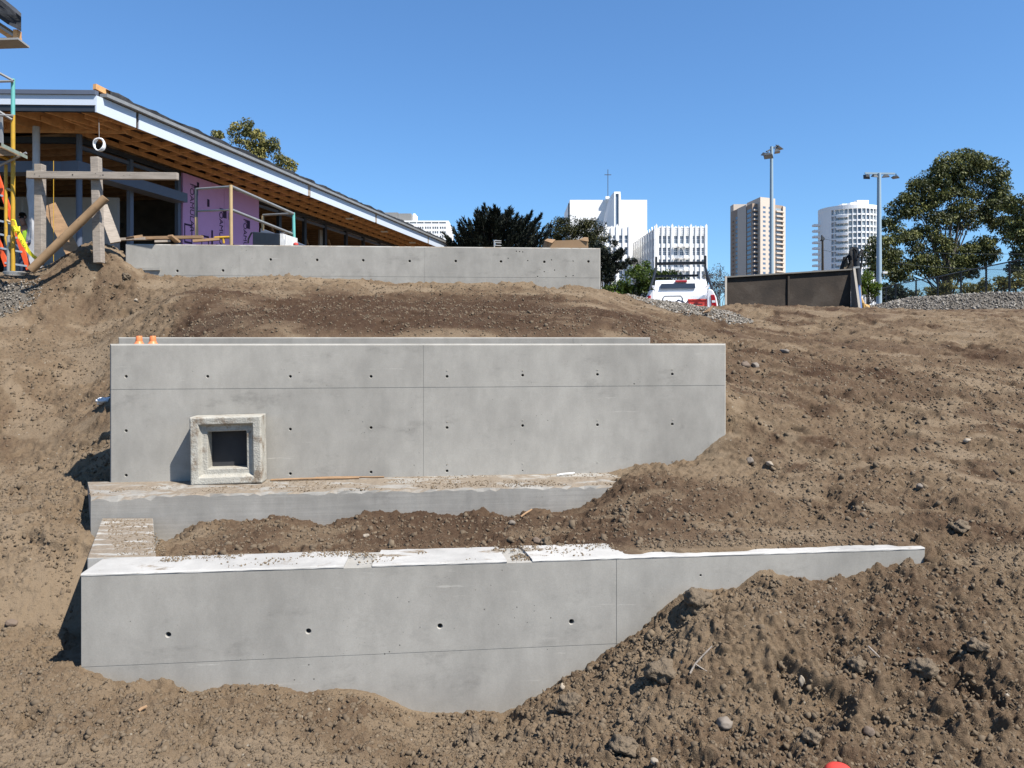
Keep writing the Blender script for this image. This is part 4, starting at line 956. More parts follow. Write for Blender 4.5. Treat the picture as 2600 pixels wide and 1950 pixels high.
# guard frame behind the upper wall
gf = root('guard_frame', 'scaffold guard frame with cream and teal uprights standing behind the upper wall', 'scaffold', P(620, 618, 16.6))
Dn, Df, Db, Dc = 16.2, 19.8, 17.0, 20.8
def tb(name, a, b, m, r=.036): mb = MB(); mb.tube(a, b, r, n=10); mb.build(name, M[m], gf, smooth=True)
tb('upright', P(587, 622, Dn), P(586, 470, Dn), 'cream', .038); tb('upright', P(498, 552, Db), P(498, 478, Db), 'lampgrey', .036)
tb('upright', P(500, 615, Db), P(498, 552, Db), 'cream', .036); tb('upright', P(747, 622, Df), P(745, 540, Df), 'teal', .040); tb('upright', P(667, 585, Dc), P(667, 548, Dc), 'cream', .036)
tb('guard_rail', P(500, 480, Db), P(586, 474, Dn), 'galv', .026); tb('guard_rail', P(588, 474, Dn), P(745, 543, Df), 'galv', .036)
tb('guard_rail', P(502, 536, Db), P(582, 533, Dn), 'galv', .022); tb('guard_rail', P(588, 533, Dn), P(742, 594, Df), 'galv', .034)
tb('guard_rail', P(668, 546, Dc), P(745, 542, Df), 'galv', .026); tb('guard_rail', P(712, 594, Dc), P(745, 588, Df), 'galv', .026)
tb('base_tube', P(545, 604, Dn), P(587, 602, Dn), 'yellow', .030); tb('base_tube', P(568, 618, Dn), P(567, 606, Dn), 'yellow', .026)
# dark chest with a white end
jb = root('job_box', 'dark blue steel chest with a white end panel standing behind the upper wall', 'chest', P(672, 620, 17.4))
D = 17.4
mb = MB(); q = [P(641, 624, D), P(710, 624, D), P(710, 593, D), P(641, 588, D)]; mb.prism(q, (.1, .8, 0)); bevel(mb.build('chest_body', M['slate_metal'], jb), .02).data.materials[0] = mat('dark_blue_steel', (.025, .032, .045), .4, var=.15)
mb = MB(); q = [P(711, 624, D - .01), P(719, 624, D - .01), P(719, 593, D - .01), P(711, 593, D - .01)]; mb.prism(q, (.1, .8, 0)); mb.build('end_panel', M['pvc'], jb)
mb = MB(); mb.path([P(630, 618, D), P(631, 606, D), P(638, 592, D), P(641, 590, D)], .02, 6); mb.build('side_handle', M['blackm'], jb)
mb = MB(); mb.tube(P(726, 620, D), P(726, 598, D), .014); tag(mb.build('white_pin', M['pvc'], loc=tuple(P(726, 620, D))), 'thin white pin standing right of the dark chest', 'pin')
mb = MB(); mb.prism([P(660, 624, 22), P(775, 624, 22), P(716, 600, 22), P(662, 580, 22)], (.05, .3, 0)); tag(mb.build('metal_sheet', M['slate_metal'], loc=tuple(P(700, 624, 22))), 'sloping blue-grey metal sheet behind the dark chest', 'metal sheet')
mb = MB(); mb.lathe(P(751, 622, 16.1), ((.03, -.04), (.055, .0), (.05, .03), (.02, .05)), 12); tag(mb.build('red_plug', M['red'], loc=tuple(P(751, 622, 16.1)), smooth=True), 'small pale red plug lying on the upper wall by the teal upright', 'plug')
# cardboard boxes and pin rack on the wall
cb_ = root('cardboard_box', 'flattened open cardboard box lying on the right end of the upper wall', 'cardboard box', P(1440, 631, 16.1))
D = 16.05
mb = MB(); mb.prism([P(1392, 629, D), P(1494, 629, D), P(1492, 607, D), P(1440, 610, D), P(1392, 611, D)], (.02, .45, 0)); mb.build('carton', M['card'], cb_)
mb = MB(); mb.prism([P(1378, 629, D + .1), P(1391, 629, D), P(1391, 612, D), P(1382, 612, D + .1)], (.0, .3, 0)); mb.build('carton_side', M['card'], cb_)
mb = MB(); mb.prism([P(1383, 611, D), P(1402, 617, D - .05), P(1410, 609, D), P(1390, 607, D + .1)], (0, .01, .01)); mb.build('flap', M['lumber'], cb_)
mb = MB(); mb.prism([P(1470, 609, D), P(1495, 613, D - .04), P(1494, 604, D), P(1484, 603, D + .1)], (0, .01, .01)); mb.build('flap', M['card'], cb_)
rk = root('pin_rack', 'little steel rack of thin bars left of the cardboard box on the upper wall', 'rack', P(1265, 628, 16.0))
mb = MB(); mb.tube(P(1255, 630, 16), P(1255, 610, 16), .018); mb.build('rack_post', M['galv'], rk)
for y in (611, 616, 623): mb = MB(); mb.tube(P(1255, y, 16), P(1272, y + 1, 16.2), .012); mb.build('rack_bar', M['galv'], rk)
# ------------------------------------------------------------------ far buildings
def X_(px, D): return (px - CX) / F * D
def Z_(py, D): return (HY - py) / F * D
def pane_part(mesh, parent, p, name='window', rot=(0, 0, 0)):
    return link(name, mesh, parent, p - OFF[parent.name], rot)
def box_mesh(name, size, m, off=(0, 0, 0)):
    mb = MB(); mb.box(off, size); return mb.mesh(name, m)
def facade(mb, o, ud, w, z0, z1, wins, depth):
    """wall sheet with real sunk openings; wins: (u0,u1,za,zb)"""
    ud = Vector(ud).normalized(); nd = Vector((-ud.y, ud.x, 0))       # nd points away from the viewer side
    us = sorted({0, w} | {q for a in wins for q in a[:2]}); zs = sorted({z0, z1} | {q for a in wins for q in a[2:]})
    pt = lambda u, z, d=0: o + ud * u + nd * d + Vector((0, 0, z - o.z))
    for i in range(len(us) - 1):
        for j in range(len(zs) - 1):
            a, b, c, d = us[i], us[i + 1], zs[j], zs[j + 1]
            if any(q[0] <= (a + b) / 2 <= q[1] and q[2] <= (c + d) / 2 <= q[3] for q in wins): continue
            mb.add([pt(a, c), pt(b, c), pt(b, d), pt(a, d)], [(0, 1, 2, 3)])
    for a, b, c, d in wins:
        e = depth
        mb.add([pt(a, c), pt(b, c), pt(b, d), pt(a, d), pt(a, c, e), pt(b, c, e), pt(b, d, e), pt(a, d, e)], [(0, 4, 5, 1), (1, 5, 6, 2), (2, 6, 7, 3), (3, 7, 4, 0)])
# office block behind the roof
D = 300.0
ob = root('office_block', 'pale office block with strip windows and a grey plant room beyond the sloping roof', 'building', (X_(1060, D), D, -2))
x0, x1, zt = X_(880, D), X_(1139, D), Z_(560, D)
wins = []
for k in range(9): wins.append((X_(1115 - 18.8 * k, D) - x0, X_(1132 - 18.8 * k, D) - x0, Z_(567.5, D), Z_(563.5, D)))
for r in range(6):
    for k in range(9):
        for q in range(3): wins.append((X_(1116.6 - 18.8 * k + 5.6 * q, D) - x0, X_(1120.4 - 18.8 * k + 5.6 * q, D) - x0, Z_(581.5 + 11.4 * r, D), Z_(575.5 + 11.4 * r, D)))
mb = MB(); facade(mb, Vector((x0, D, -2)), (1, 0, 0), x1 - x0, -2, zt, wins, .5)
mb.add([(x0, D, zt), (x1, D, zt), (x1, D + 25, zt), (x0, D + 25, zt), (x1, D, -2), (x1, D + 25, -2)], [(0, 1, 2, 3), (1, 4, 5, 2)])
mb.build('facade', M['w_white'], ob)
wm = {}
for a, b, c, d in wins:
    if X_(0, D) and x0 + b < X_(1000, D): continue
    key = (round(b - a, 2), round(d - c, 2))
    if key not in wm: wm[key] = box_mesh('window', (b - a, .1, d - c), M['pane2'])
    pane_part(wm[key], ob, Vector((x0 + (a + b) / 2, D + .45, (c + d) / 2)))
for a, b in ((966, 1005.5), (1006, 1040)):
    mb = MB(); mb.box((X_((a + b) / 2, D), D + 12, (Z_(560, D) + Z_(534 + (b > 1010) * 2.5, D)) / 2), (X_(b, D) - X_(a, D), 14, Z_(534 + (b > 1010) * 2.5, D) - Z_(560, D))); mb.build('plant_room', M['w_grey'], ob)
mb = MB(); mb.box((X_(1043, D), D + 14, Z_(546, D)), (.9, 8, 4.5)); mb.build('plant_stair', M['w_white'], ob)

# white church with a finned front and a cross
D = 260.0
ch = root('church', 'plain white modern church with a tall angular fin and a thin cross on top', 'church', (X_(1545, D), D, -2))
x0, x1, zt = X_(1447, D), X_(1643, D), Z_(507.5, D)
mb = MB(); mb.box(((x0 + x1) / 2, D + 14, (zt - 2) / 2), (x1 - x0, 28, zt + 2)); mb.build('nave_wall', M['w_white'], ch)
D1 = D - 11
ft, fb = Z_(486.5, D1), -2
fx0, fx1 = X_(1559.5, D1), X_(1575.5, D1)
bt_ = Vector((X_(1544, D), D, Z_(506, D))); bb_ = Vector((X_(1455, D), D, -2))
mb = MB(); pl_ = [Vector((fx0, D1, ft)), Vector((fx0, D1, fb)), bb_, bt_]
rx = Vector((X_(1577, D), D, 0)); pr_ = [Vector((fx1, D1, ft)), Vector((fx1, D1, fb)), Vector((rx.x, D + .5, fb)), Vector((rx.x, D + .5, bt_.z))]
vs = pl_ + pr_; mb.add(vs, [(0, 3, 2, 1), (4, 5, 6, 7), (0, 4, 7, 3)])
gx0, gx1 = X_(1563, D1), X_(1571, D1); gt = ft - .7
mb.add([Vector((fx0, D1, fb)), Vector((gx0, D1, fb)), Vector((gx0, D1, gt)), Vector((fx0, D1, ft)), Vector((gx1, D1, gt)), Vector((fx1, D1, ft)), Vector((gx1, D1, fb)), Vector((fx1, D1, fb)), Vector((gx0, D1 + .5, fb)), Vector((gx0, D1 + .5, gt)), Vector((gx1, D1 + .5, gt)), Vector((gx1, D1 + .5, fb))],
       [(0, 1, 2, 3), (3, 2, 4, 5), (5, 4, 6, 7), (1, 8, 9, 2), (2, 9, 10, 4), (4, 10, 11, 6)])
mb.build('fin', M['w_white'], ch)
mb = MB(); mb.box(((gx0 + gx1) / 2, D1 + .45, (gt + fb) / 2), (gx1 - gx0, .1, gt - fb)); mb.build('fin_window', M['pane'], ch)
mb = MB(); mb.box((X_(1541, D), D - 1, Z_(504, D)), (1.3, 1.3, .9)); mb.build('cross_base', M['w_white'], ch)
cr_ = MB(); cr_.box((X_(1542.5, D), D - 1, (Z_(432, D) + Z_(504, D)) / 2), (.20, .20, Z_(432, D) - Z_(504, D))); cr_.box((X_(1542.5, D), D - 1, Z_(445.5, D)), (X_(1551, D) - X_(1534, D), .22, .22)); cr_.build('cross', M['lampgrey'], ch)
mb = MB(); mb.box((x0 - .3, D + 1, zt - 6), (.35, .8, 10)); mb.build('drain_pipe', M['lampgrey'], ch)

# ornate white block
D = 200.0
orn = root('ornate_block', 'white ornate block with pointed parapet, fire escape and grid of sash windows', 'building', (X_(1730, D), D, -2))
z_ = lambda v, dd=D: Z_(420 + .1808 * v, dd)
cols_ = [(1400, 1432), (1455, 1502), (1523, 1558), (1612, 1660), (1695, 1742), (1775, 1820), (1873, 1905), (1927, 1975), (1997, 2032)]
rows_ = [(990, 1097), (1155, 1262), (1320, 1425), (1485, 1590), (1650, 1755)]
x0, x1 = X_(1663.5, D), X_(1796, D); ux = lambda u: X_(1420 + .1808 * u, D)
wins = [(ux(a) - x0, ux(b) - x0, z_(d), z_(c)) for a, b in cols_ for c, d in rows_]
sd_dir = Vector((X_(1604, 232) - x0, 32, 0))
mb = MB(); facade(mb, Vector((x0, D, -2)), (1, 0, 0), x1 - x0, -2, z_(880), wins, .35)
zt = z_(880); mb.add([(x0, D, zt), (x1, D, zt), (x1, D + 30, zt), Vector((x0, D, zt)) + sd_dir, (x1, D, -2), (x1, D + 30, -2)], [(0, 1, 2, 3), (1, 4, 5, 2)])
# side front receding to the left with sunk window bays
sl = sd_dir.length; sdn = sd_dir.normalized()
sw = [(sl - (k + .72) * sl / 10, sl - (k + .38) * sl / 10, z_(d) - .4, z_(c) - .4) for k in range(10) for c, d in rows_[:4]]
facade(mb, Vector((x0, D, -2)) + sd_dir, -sdn, sl, -2, zt - .2, sw, .4)
mb.build('facade', M['w_orn'], orn)
wm = {}
fmesh = {}
for a, b, c, d in wins:
    w, h_ = b - a, d - c; key = round(w, 2)
    if key not in wm:
        wm[key] = box_mesh('window', (w, .06, h_), M['pane'])
        fb_ = MB(); fb_.box((0, -.06, 0), (w, .05, .14)); fb_.box((0, -.055, h_ / 4), (w, .04, .05)); fb_.box((0, -.055, -h_ / 4), (w, .04, .05)); fb_.box((0, -.05, 0), (.07, .04, h_))
        fmesh[key] = fb_.mesh('sash_frame', M['frame_w'])
    o = pane_part(wm[key], orn, Vector((x0 + (a + b) / 2, D + .3, (c + d) / 2)))
    link('sash_frame', fmesh[key], o)
for i, (a, b, c, d) in enumerate(sw):
    p = Vector((x0, D, 0)) + sd_dir - sdn * ((a + b) / 2); p += Vector((sdn.y, -sdn.x, 0)) * -.3 * 0; p.z = (c + d) / 2
    mb = MB(); q = Vector((x0, D, 0)) + sd_dir; nd = Vector((sdn.y, -sdn.x, 0)) * 1.0
    if nd.x < 0: nd = -nd
    mb.prism([q - sdn * a + nd * .3 + Vector((0, 0, c)), q - sdn * b + nd * .3 + Vector((0, 0, c)), q - sdn * b + nd * .3 + Vector((0, 0, d)), q - sdn * a + nd * .3 + Vector((0, 0, d))], nd * .08); mb.build('window', M['pane2'], orn)
# vertical piers with pointed heads
for k in range(10):
    u = (1362, 1443, 1512, 1586, 1677, 1760, 1848, 1916, 1986, 2062)[k]; w = .55 if k in (0, 3, 6, 9) else .32
    x = ux(u); mb = MB(); top = z_(820) if k in (0, 3, 6, 9) else z_(838)
    mb.prism([Vector((x - w / 2, D - .3, -2)), Vector((x + w / 2, D - .3, -2)), Vector((x + w / 2, D - .3, top - .5)), Vector((x, D - .3, top)), Vector((x - w / 2, D - .3, top - .5))], (0, .6, 0)); mb.build('pier', M['w_orn'], orn)
for a, b in cols_:
    x = (ux(a) + ux(b)) / 2; w = ux(b) - ux(a) + .15; mb = MB(); t = z_(852)
    mb.prism([Vector((x - w / 2, D - .05, z_(975))), Vector((x + w / 2, D - .05, z_(975))), Vector((x + w / 2, D - .05, t - .35)), Vector((x, D - .05, t)), Vector((x - w / 2, D - .05, t - .35))], (0, .4, 0)); mb.build('parapet_panel', M['w_orn'], orn)
    for q in range(4):
        mb = MB(); zz = z_(880 + q * 26); mb.beam(Vector((x - w * .3, D - .07, zz - .12)), Vector((x, D - .07, zz)), .05, .05); mb.beam(Vector((x, D - .07, zz)), Vector((x + w * .3, D - .07, zz - .12)), .05, .05); mb.build('chevron', M['w_grey'], orn)
for k in range(10):
    p = Vector((x0, D, 0)) + sd_dir * ((k + .05) / 10); mb = MB(); top = zt + .55 + .2 * (k % 2)
    d2 = sdn * .3; nn = Vector((-.25, -.25, 0))
    mb.prism([p - d2 + Vector((0, 0, -2)) + nn, p + d2 + Vector((0, 0, -2)) + nn, p + d2 + Vector((0, 0, top - .5)) + nn, p + Vector((0, 0, top)) + nn, p - d2 + Vector((0, 0, top - .5)) + nn], (.3, .3, 0)); mb.build('pier', M['w_orn'], orn)
# fire escape in the middle bays
for r in range(4):
    zz = z_((1115, 1280, 1450, 1615)[r]); xa, xb = ux(1595), ux(1830)
    mb = MB(); mb.box(((xa + xb) / 2, D - .75, zz - .55), (xb - xa, .9, .08))
    mb.beam(Vector((xa, D - 1.2, zz)), Vector((xb, D - 1.2, zz)), .06, .06); mb.beam(Vector((xa, D - 1.2, zz - .28)), Vector((xb, D - 1.2, zz - .28)), .04, .04)
    for q in range(12): x = xa + (xb - xa) * q / 11; mb.beam(Vector((x, D - 1.2, zz - .55)), Vector((x, D - 1.2, zz)), .04, .04)
    mb.build('fire_escape_landing', M['w_orn'], orn)
    mb = MB(); mb.beam(Vector((ux(1700), D - 1.0, zz - .5)), Vector((ux(1780), D - 1.0, zz - .5 - (z_(990) - z_(1155)))), .35, .08); mb.build('fire_escape_stair', M['w_orn'], orn)
# wing on the left, behind the trees
Dw = 214.0
wg = MB(); xa, xb = X_(1520, Dw), X_(1606, Dw); wn = []
for (a, b) in ((675, 725), (748, 783), (840, 888), (910, 962)):
    for c, d in rows_: wn.append((X_(1420 + .1808 * a, Dw) - xa, X_(1420 + .1808 * b, Dw) - xa, z_(d - 8, Dw), z_(c - 8, Dw)))
facade(wg, Vector((xa, Dw, -2)), (1, 0, 0), xb - xa, -2, z_(860, Dw), wn, .35)
wg.add([(xa, Dw, z_(860, Dw)), (xb, Dw, z_(860, Dw)), (xb, Dw + 20, z_(860, Dw)), (xa, Dw + 20, z_(860, Dw)), (xb, Dw, -2), (xb, Dw + 20, -2)], [(0, 1, 2, 3), (1, 4, 5, 2)])
wg.build('wing_facade', M['w_orn'], orn)
wm2 = {}
for a, b, c, d in wn:
    key = (round(b - a, 2), round(d - c, 2))
    if key not in wm2:
        wm2[key] = box_mesh('window', key[:1] + (.06,) + key[1:], M['pane']); f_ = MB(); f_.box((0, -.06, 0), (key[0], .05, .14)); f_.box((0, -.05, 0), (.07, .04, key[1])); fmesh[key] = f_.mesh('sash_frame', M['frame_w'])
    o = pane_part(wm2[key], orn, Vector((xa + (a + b) / 2, Dw + .3, (c + d) / 2))); link('sash_frame', fmesh[key], o)
for k, u in enumerate((655, 737, 812, 900, 985)):
    x = X_(1420 + .1808 * u, Dw); w = .6; t = z_(822 if k % 2 == 0 else 845, Dw); mb = MB()
    mb.prism([Vector((x - w / 2, Dw - .3, -2)), Vector((x + w / 2, Dw - .3, -2)), Vector((x + w / 2, Dw - .3, t - .5)), Vector((x, Dw - .3, t)), Vector((x - w / 2, Dw - .3, t - .5))], (0, .6, 0)); mb.build('pier', M['w_orn'], orn)

# tan tower
D = 500.0
tw = root('tan_tower', 'tall tan apartment tower with stacked balconies behind the first floodlight pole', 'apartment tower', (X_(1925, D), D, -2))
tx = lambda u, dd=D: X_(1840 + .1326 * u, dd)
tz = lambda v, dd=D: Z_(490 + .1326 * v, dd)
def tower_prism(name, poly, z1, m):
    mb = MB(); mb.prism([Vector((x, y, -2)) for x, y in poly], (0, 0, z1 + 2)); mb.build(name, M[m], tw)
Q = lambda u, y: Vector((tx(u, y), y, 0))
SA, SB = Q(683, 494), Q(968, 500); LA, LB = Q(530, 497), Q(690, 500.5); FA, FB = Q(412, 508), Q(530, 497); PA, PB = Q(272, 520), Q(413, 507); WA, WB = Q(160, 530), Q(274, 521); RA, RB = Q(964, 501), Q(1122, 505); EA, EB = Q(1118, 503), Q(1165, 507)
tower_prism('shaft', [SA.xy, SB.xy, (SB.x - 2, 520), (SA.x - 2, 516)], tz(92, 497), 'w_tan')
tower_prism('left_bay', [FA.xy, LA.xy, LB.xy, (LB.x, 522), (FA.x, 522)], tz(212), 'w_brown')
tower_prism('left_panel', [PA.xy, PB.xy, (PB.x, 524), (PA.x, 526)], tz(238, 510), 'w_tan')
tower_prism('far_left_bay', [WA.xy, WB.xy, (WB.x, 535), (WA.x, 535)], tz(270, 515), 'w_brown')
tower_prism('right_bay', [RA.xy, RB.xy, (RB.x, 520), (RA.x, 520)], tz(220), 'w_brown')
tower_prism('right_panel', [EA.xy, EB.xy, (EB.x, 515), (EA.x, 515)], tz(232), 'w_tan')
a, b = Q(170, 534), Q(540, 534); tower_prism('plant_room', [a.xy, b.xy, (b.x, 542), (a.x, 542)], tz(195, 530), 'w_tan')
def on_face(a, b, u0, u1, z0, z1, out, m, name):
    """a box lying against the face a-b between its fractions u0..u1, standing out by `out`"""
    d_ = b - a; n_ = Vector((d_.y, -d_.x, 0)).normalized()
    if n_.y > 0: n_ = -n_
    p, q = a + d_ * u0 + Vector((0, 0, z0)), a + d_ * u1 + Vector((0, 0, z0)); mb = MB(); mb.prism([p - n_ * .1, q - n_ * .1, q + n_ * out, p + n_ * out], (0, 0, z1 - z0)); return mb.mesh(name, M[m])
parts_ = [('window', on_face(SA, SB, .17, .35, -.7, .7, .02, 'pane', 'window'), 300), ('window', on_face(SA, SB, .55, .72, -.7, .7, .02, 'pane', 'window'), 300),
          ('window', on_face(LA, LB, .06, .95, -.9, 1.0, .03, 'pane', 'window'), 310), ('balcony', on_face(LA, LB, .02, .97, -1.1, -.15, 1.5, 'w_tan', 'balcony'), 322),
          ('window', on_face(RA, RB, .08, .84, -.9, 1.0, .03, 'pane2', 'window'), 312), ('balcony', on_face(RA, RB, .03, .98, -1.1, -.15, 1.3, 'w_tan', 'balcony'), 328),
          ('window', on_face(FA, FB, .12, .80, -.9, 1.1, .04, 'pane', 'window'), 335), ('window', on_face(WA, WB, .45, .95, -.9, 1.0, .04, 'pane', 'window'), 370), ('balcony', on_face(WA, WB, -.12, .14, -.5, .4, .8, 'w_brown', 'balcony'), 415)]
for k in range(17):
    for nm, me_, v in parts_: link(nm, me_, tw, Vector((0, 0, tz(v + 88.6 * k))) - OFF[tw.name])

# round white tower
D = 400.0
rt = root('round_tower', 'white round apartment tower with gridded windows and curved balconies left of the big eucalyptus', 'apartment tower', (X_(2189, D), D, -2))
R_ = X_(2189 + 76, D) - X_(2189, D); cc = Vector((X_(2189, D), D + R_, 0)); zr = lambda v: Z_(490 + .1326 * v, D)
fl_h = zr(300) - zr(415); ztop = zr(215)
mb = MB(); mb.lathe((cc.x, cc.y, 0), ((R_ - .9, -2), (R_ - .9, ztop - .2)), 72); mb.build('core', M['w_white'], rt)
def angle(u): return math.asin(max(-1, min(1, (2080 + .1326 * u - 2189) / 76.0)))
def arc_band(mb, a0, a1, r0, r1, z0, z1, n=12):
    vs = []
    for k in range(n + 1):
        a = a0 + (a1 - a0) * k / n; s_, c_ = math.sin(a), -math.cos(a)
        for r, z in ((r0, z0), (r1, z0), (r1, z1), (r0, z1)): vs.append((cc.x + r * s_, cc.y + r * c_, z))
    fs = [(k * 4 + j, k * 4 + (j + 1) % 4, (k + 1) * 4 + (j + 1) % 4, (k + 1) * 4 + j) for k in range(n) for j in range(4)] + [(3, 2, 1, 0), (n * 4, n * 4 + 1, n * 4 + 2, n * 4 + 3)]
    return mb.add(vs, fs)
arc_band(MB(), -math.pi, math.pi, R_ - .95, R_ + .05, zr(292), ztop, 72).build('parapet', M['w_white'], rt)
arc_band(MB(), -math.pi, angle(340), R_ - 1, R_, -2, zr(292), 40).build('blank_wall', M['w_white'], rt)
for k in range(14):
    za, zb = zr(300) - fl_h * (k + 1), zr(300) - fl_h * (k + .74)
    arc_band(MB(), angle(340), math.pi * .98, R_ - .9, R_ - .1, za, zb, 40).build('spandrel', M['w_white'], rt)
ribs = [375, 578, 655, 735, 815, 900, 980, 1060, 1130, 1195, 1260, 1310, 1350, 1385]
for u in ribs:
    a = angle(u); mb = MB(); arc_band(mb, a - .012, a + .012, R_ - .9, R_ + .12, -2, zr(292), 1); mb.build('rib', M['w_white'], rt)
gl = [(348, 368), (392, 430), (445, 495), (520, 565)] + [(ribs[i] + 9, ribs[i + 1] - 9) for i in range(1, len(ribs) - 1)]
for a_, b_ in gl:
    a, b = angle(a_), angle(b_); mb = MB(); arc_band(mb, a, b, R_ - .95, R_ - .55, -fl_h * .37, fl_h * .37, 2)
    msh = mb.mesh('window', M['pane'] if (int(a_) % 3 == 0) else M['pane2'], Vector((cc.x, cc.y, 0)))
    for k in range(13): link('window', msh, rt, Vector((cc.x, cc.y, zr(300) - fl_h * (k + .37))) - OFF[rt.name])
mb = MB(); arc_band(mb, angle(418), angle(572), R_ - .5, R_ + 1.5, -.1, 1.25, 8); bmesh_ = mb.mesh('balcony', M['w_white'], Vector((cc.x, cc.y, 0)))
mb = MB(); mb.box((0, 0, 0), (3.6, 3.5, 1.1)); bm2 = mb.mesh('balcony', M['w_white'])
for k in range(12):
    link('balcony', bmesh_, rt, Vector((cc.x, cc.y, zr(452) - fl_h * k)) - OFF[rt.name])
    if k < 11: link('balcony', bm2, rt, Vector((X_(2080 + .1326 * 205, D), cc.y + 2, zr(525) - fl_h * k)) - OFF[rt.name])
for (a, b, c, dd) in ((600, 730, 183, 8), (730, 948, 136, 8), (440, 600, 205, 14)):
    mb = MB(); xa, xb = X_(2080 + .1326 * a, D + dd), X_(2080 + .1326 * b, D + dd); mb.prism([Vector((xa, D + dd, ztop - .5)), Vector((xb, D + dd, ztop - .5)), Vector((xb, D + dd, zr(c) * (D + dd) / D)), Vector((xa, D + dd, zr(c) * (D + dd) / D))], (0, 8, 0)); mb.build('penthouse', M['w_white'], rt)

# ------------------------------------------------------------------ trees
def leaf_mesh(name, cen, dirs, L, Wd, tone, m):
    n = len(cen); rnd = RNG.normal(size=(n, 3)); d = dirs / np.linalg.norm(dirs, axis=1, keepdims=True)
    r = np.cross(d, rnd); r /= np.linalg.norm(r, axis=1, keepdims=True) + 1e-9
    L = np.broadcast_to(L, (n,))[:, None]; Wd = np.broadcast_to(Wd, (n,))[:, None]
    a = cen - d * L * .5; b = cen + r * Wd * .5; c = cen + d * L * .5; e = cen - r * Wd * .5
    V = np.stack([a, b, c, e], 1).reshape(-1, 3); Q = np.arange(4 * n).reshape(n, 4)
    return np_mesh(name, V, Q, m, False, {'tone': np.repeat(tone, 4)})
def blob_tree(label, cat, name, base, blobs, m, D, clump_r, n_leaf, Lf, Wf, droop=.6, sub=9, bark='bark', limbs=True, trunk_r=.35, group=None, jit=.35, depth=1.0, tmix=(.25, .75), lift=0, nlimb=26):
    """blobs: (px, py, half width px, half height px); foliage clumps spread through each"""
    rt_ = root(name, label, cat, base, group); cen, dr, tn, cl = [], [], [], []
    for (px, py, rx, ry) in blobs:
        c0 = P(px, py, D); RX, RZ = rx / F * D, ry / F * D
        for k in range(max(2, int(sub * RX * RZ / (clump_r ** 2) * .8))):
            v = RNG.normal(size=3); v /= np.linalg.norm(v); v *= RNG.uniform(.35, 1.0) ** .6
            c = np.array([c0.x + v[0] * RX * .92, c0.y + v[1] * min(RX, RZ) * depth, c0.z + v[2] * RZ * .92]); cl.append(c)
            r = clump_r * RNG.uniform(.6, 1.15); q = RNG.normal(size=(n_leaf, 3)); q /= np.linalg.norm(q, axis=1, keepdims=True); q *= RNG.uniform(.25, 1, size=(n_leaf, 1)) ** .5
            p = c + q * r * np.array([1.15, 1.15, .8]); cen.append(p)
            d = q * (1 - droop) + np.array([0, 0, -1.0]) * droop + RNG.normal(size=(n_leaf, 3)) * jit + np.array([0, 0, lift]); dr.append(d)
            tn.append(np.clip(RNG.uniform(*tmix) + RNG.normal(size=n_leaf) * .14, 0, 1))
    cen = np.concatenate(cen); dr = np.concatenate(dr); tn = np.concatenate(tn); n = len(cen)
    off = np.array(base)
    me = leaf_mesh('crown', cen - off, dr, Lf * RNG.uniform(.6, 1.3, n), Wf * RNG.uniform(.7, 1.2, n), tn, M[m])
    link('crown', me, rt_, off=OFF[rt_.name])
    if limbs:
        b = Vector(base); mb = MB(); cl = np.array(cl); pick = cl[RNG.choice(len(cl), min(nlimb, len(cl)), replace=False)]
        H = max(c[2] for c in cl) - b.z
        mb.path([b - Vector((0, 0, .5)), b + Vector((.1, 0, H * .12)), b + Vector((0, .1, H * .25))], [trunk_r, trunk_r * .85, trunk_r * .7], 9)
        mb.build('trunk', M[bark], rt_, smooth=True)
        for c in pick:
            c = Vector(c); lm = MB(); s_ = b + Vector((random.uniform(-.2, .2), random.uniform(-.2, .2), H * random.uniform(.02, .24)))
            mid = s_.lerp(c, .5); mid.x = s_.x + (c.x - s_.x) * .36; mid.z += H * .05
            q = s_.lerp(mid, .5) + Vector((random.uniform(-.2, .2), 0, H * .02)); e = mid.lerp(c, .55) + Vector((random.uniform(-.3, .3), 0, .1))
            lm.path([s_, q, mid, e, c], [trunk_r * .45, trunk_r * .36, trunk_r * .26, trunk_r * .16, trunk_r * .05], 6)
            lm.build('limb', M[bark], rt_, smooth=True)
    return rt_
D = 66.0
u_ = lambda u, v: (2200 + .2772 * u, 360 + .2772 * v)
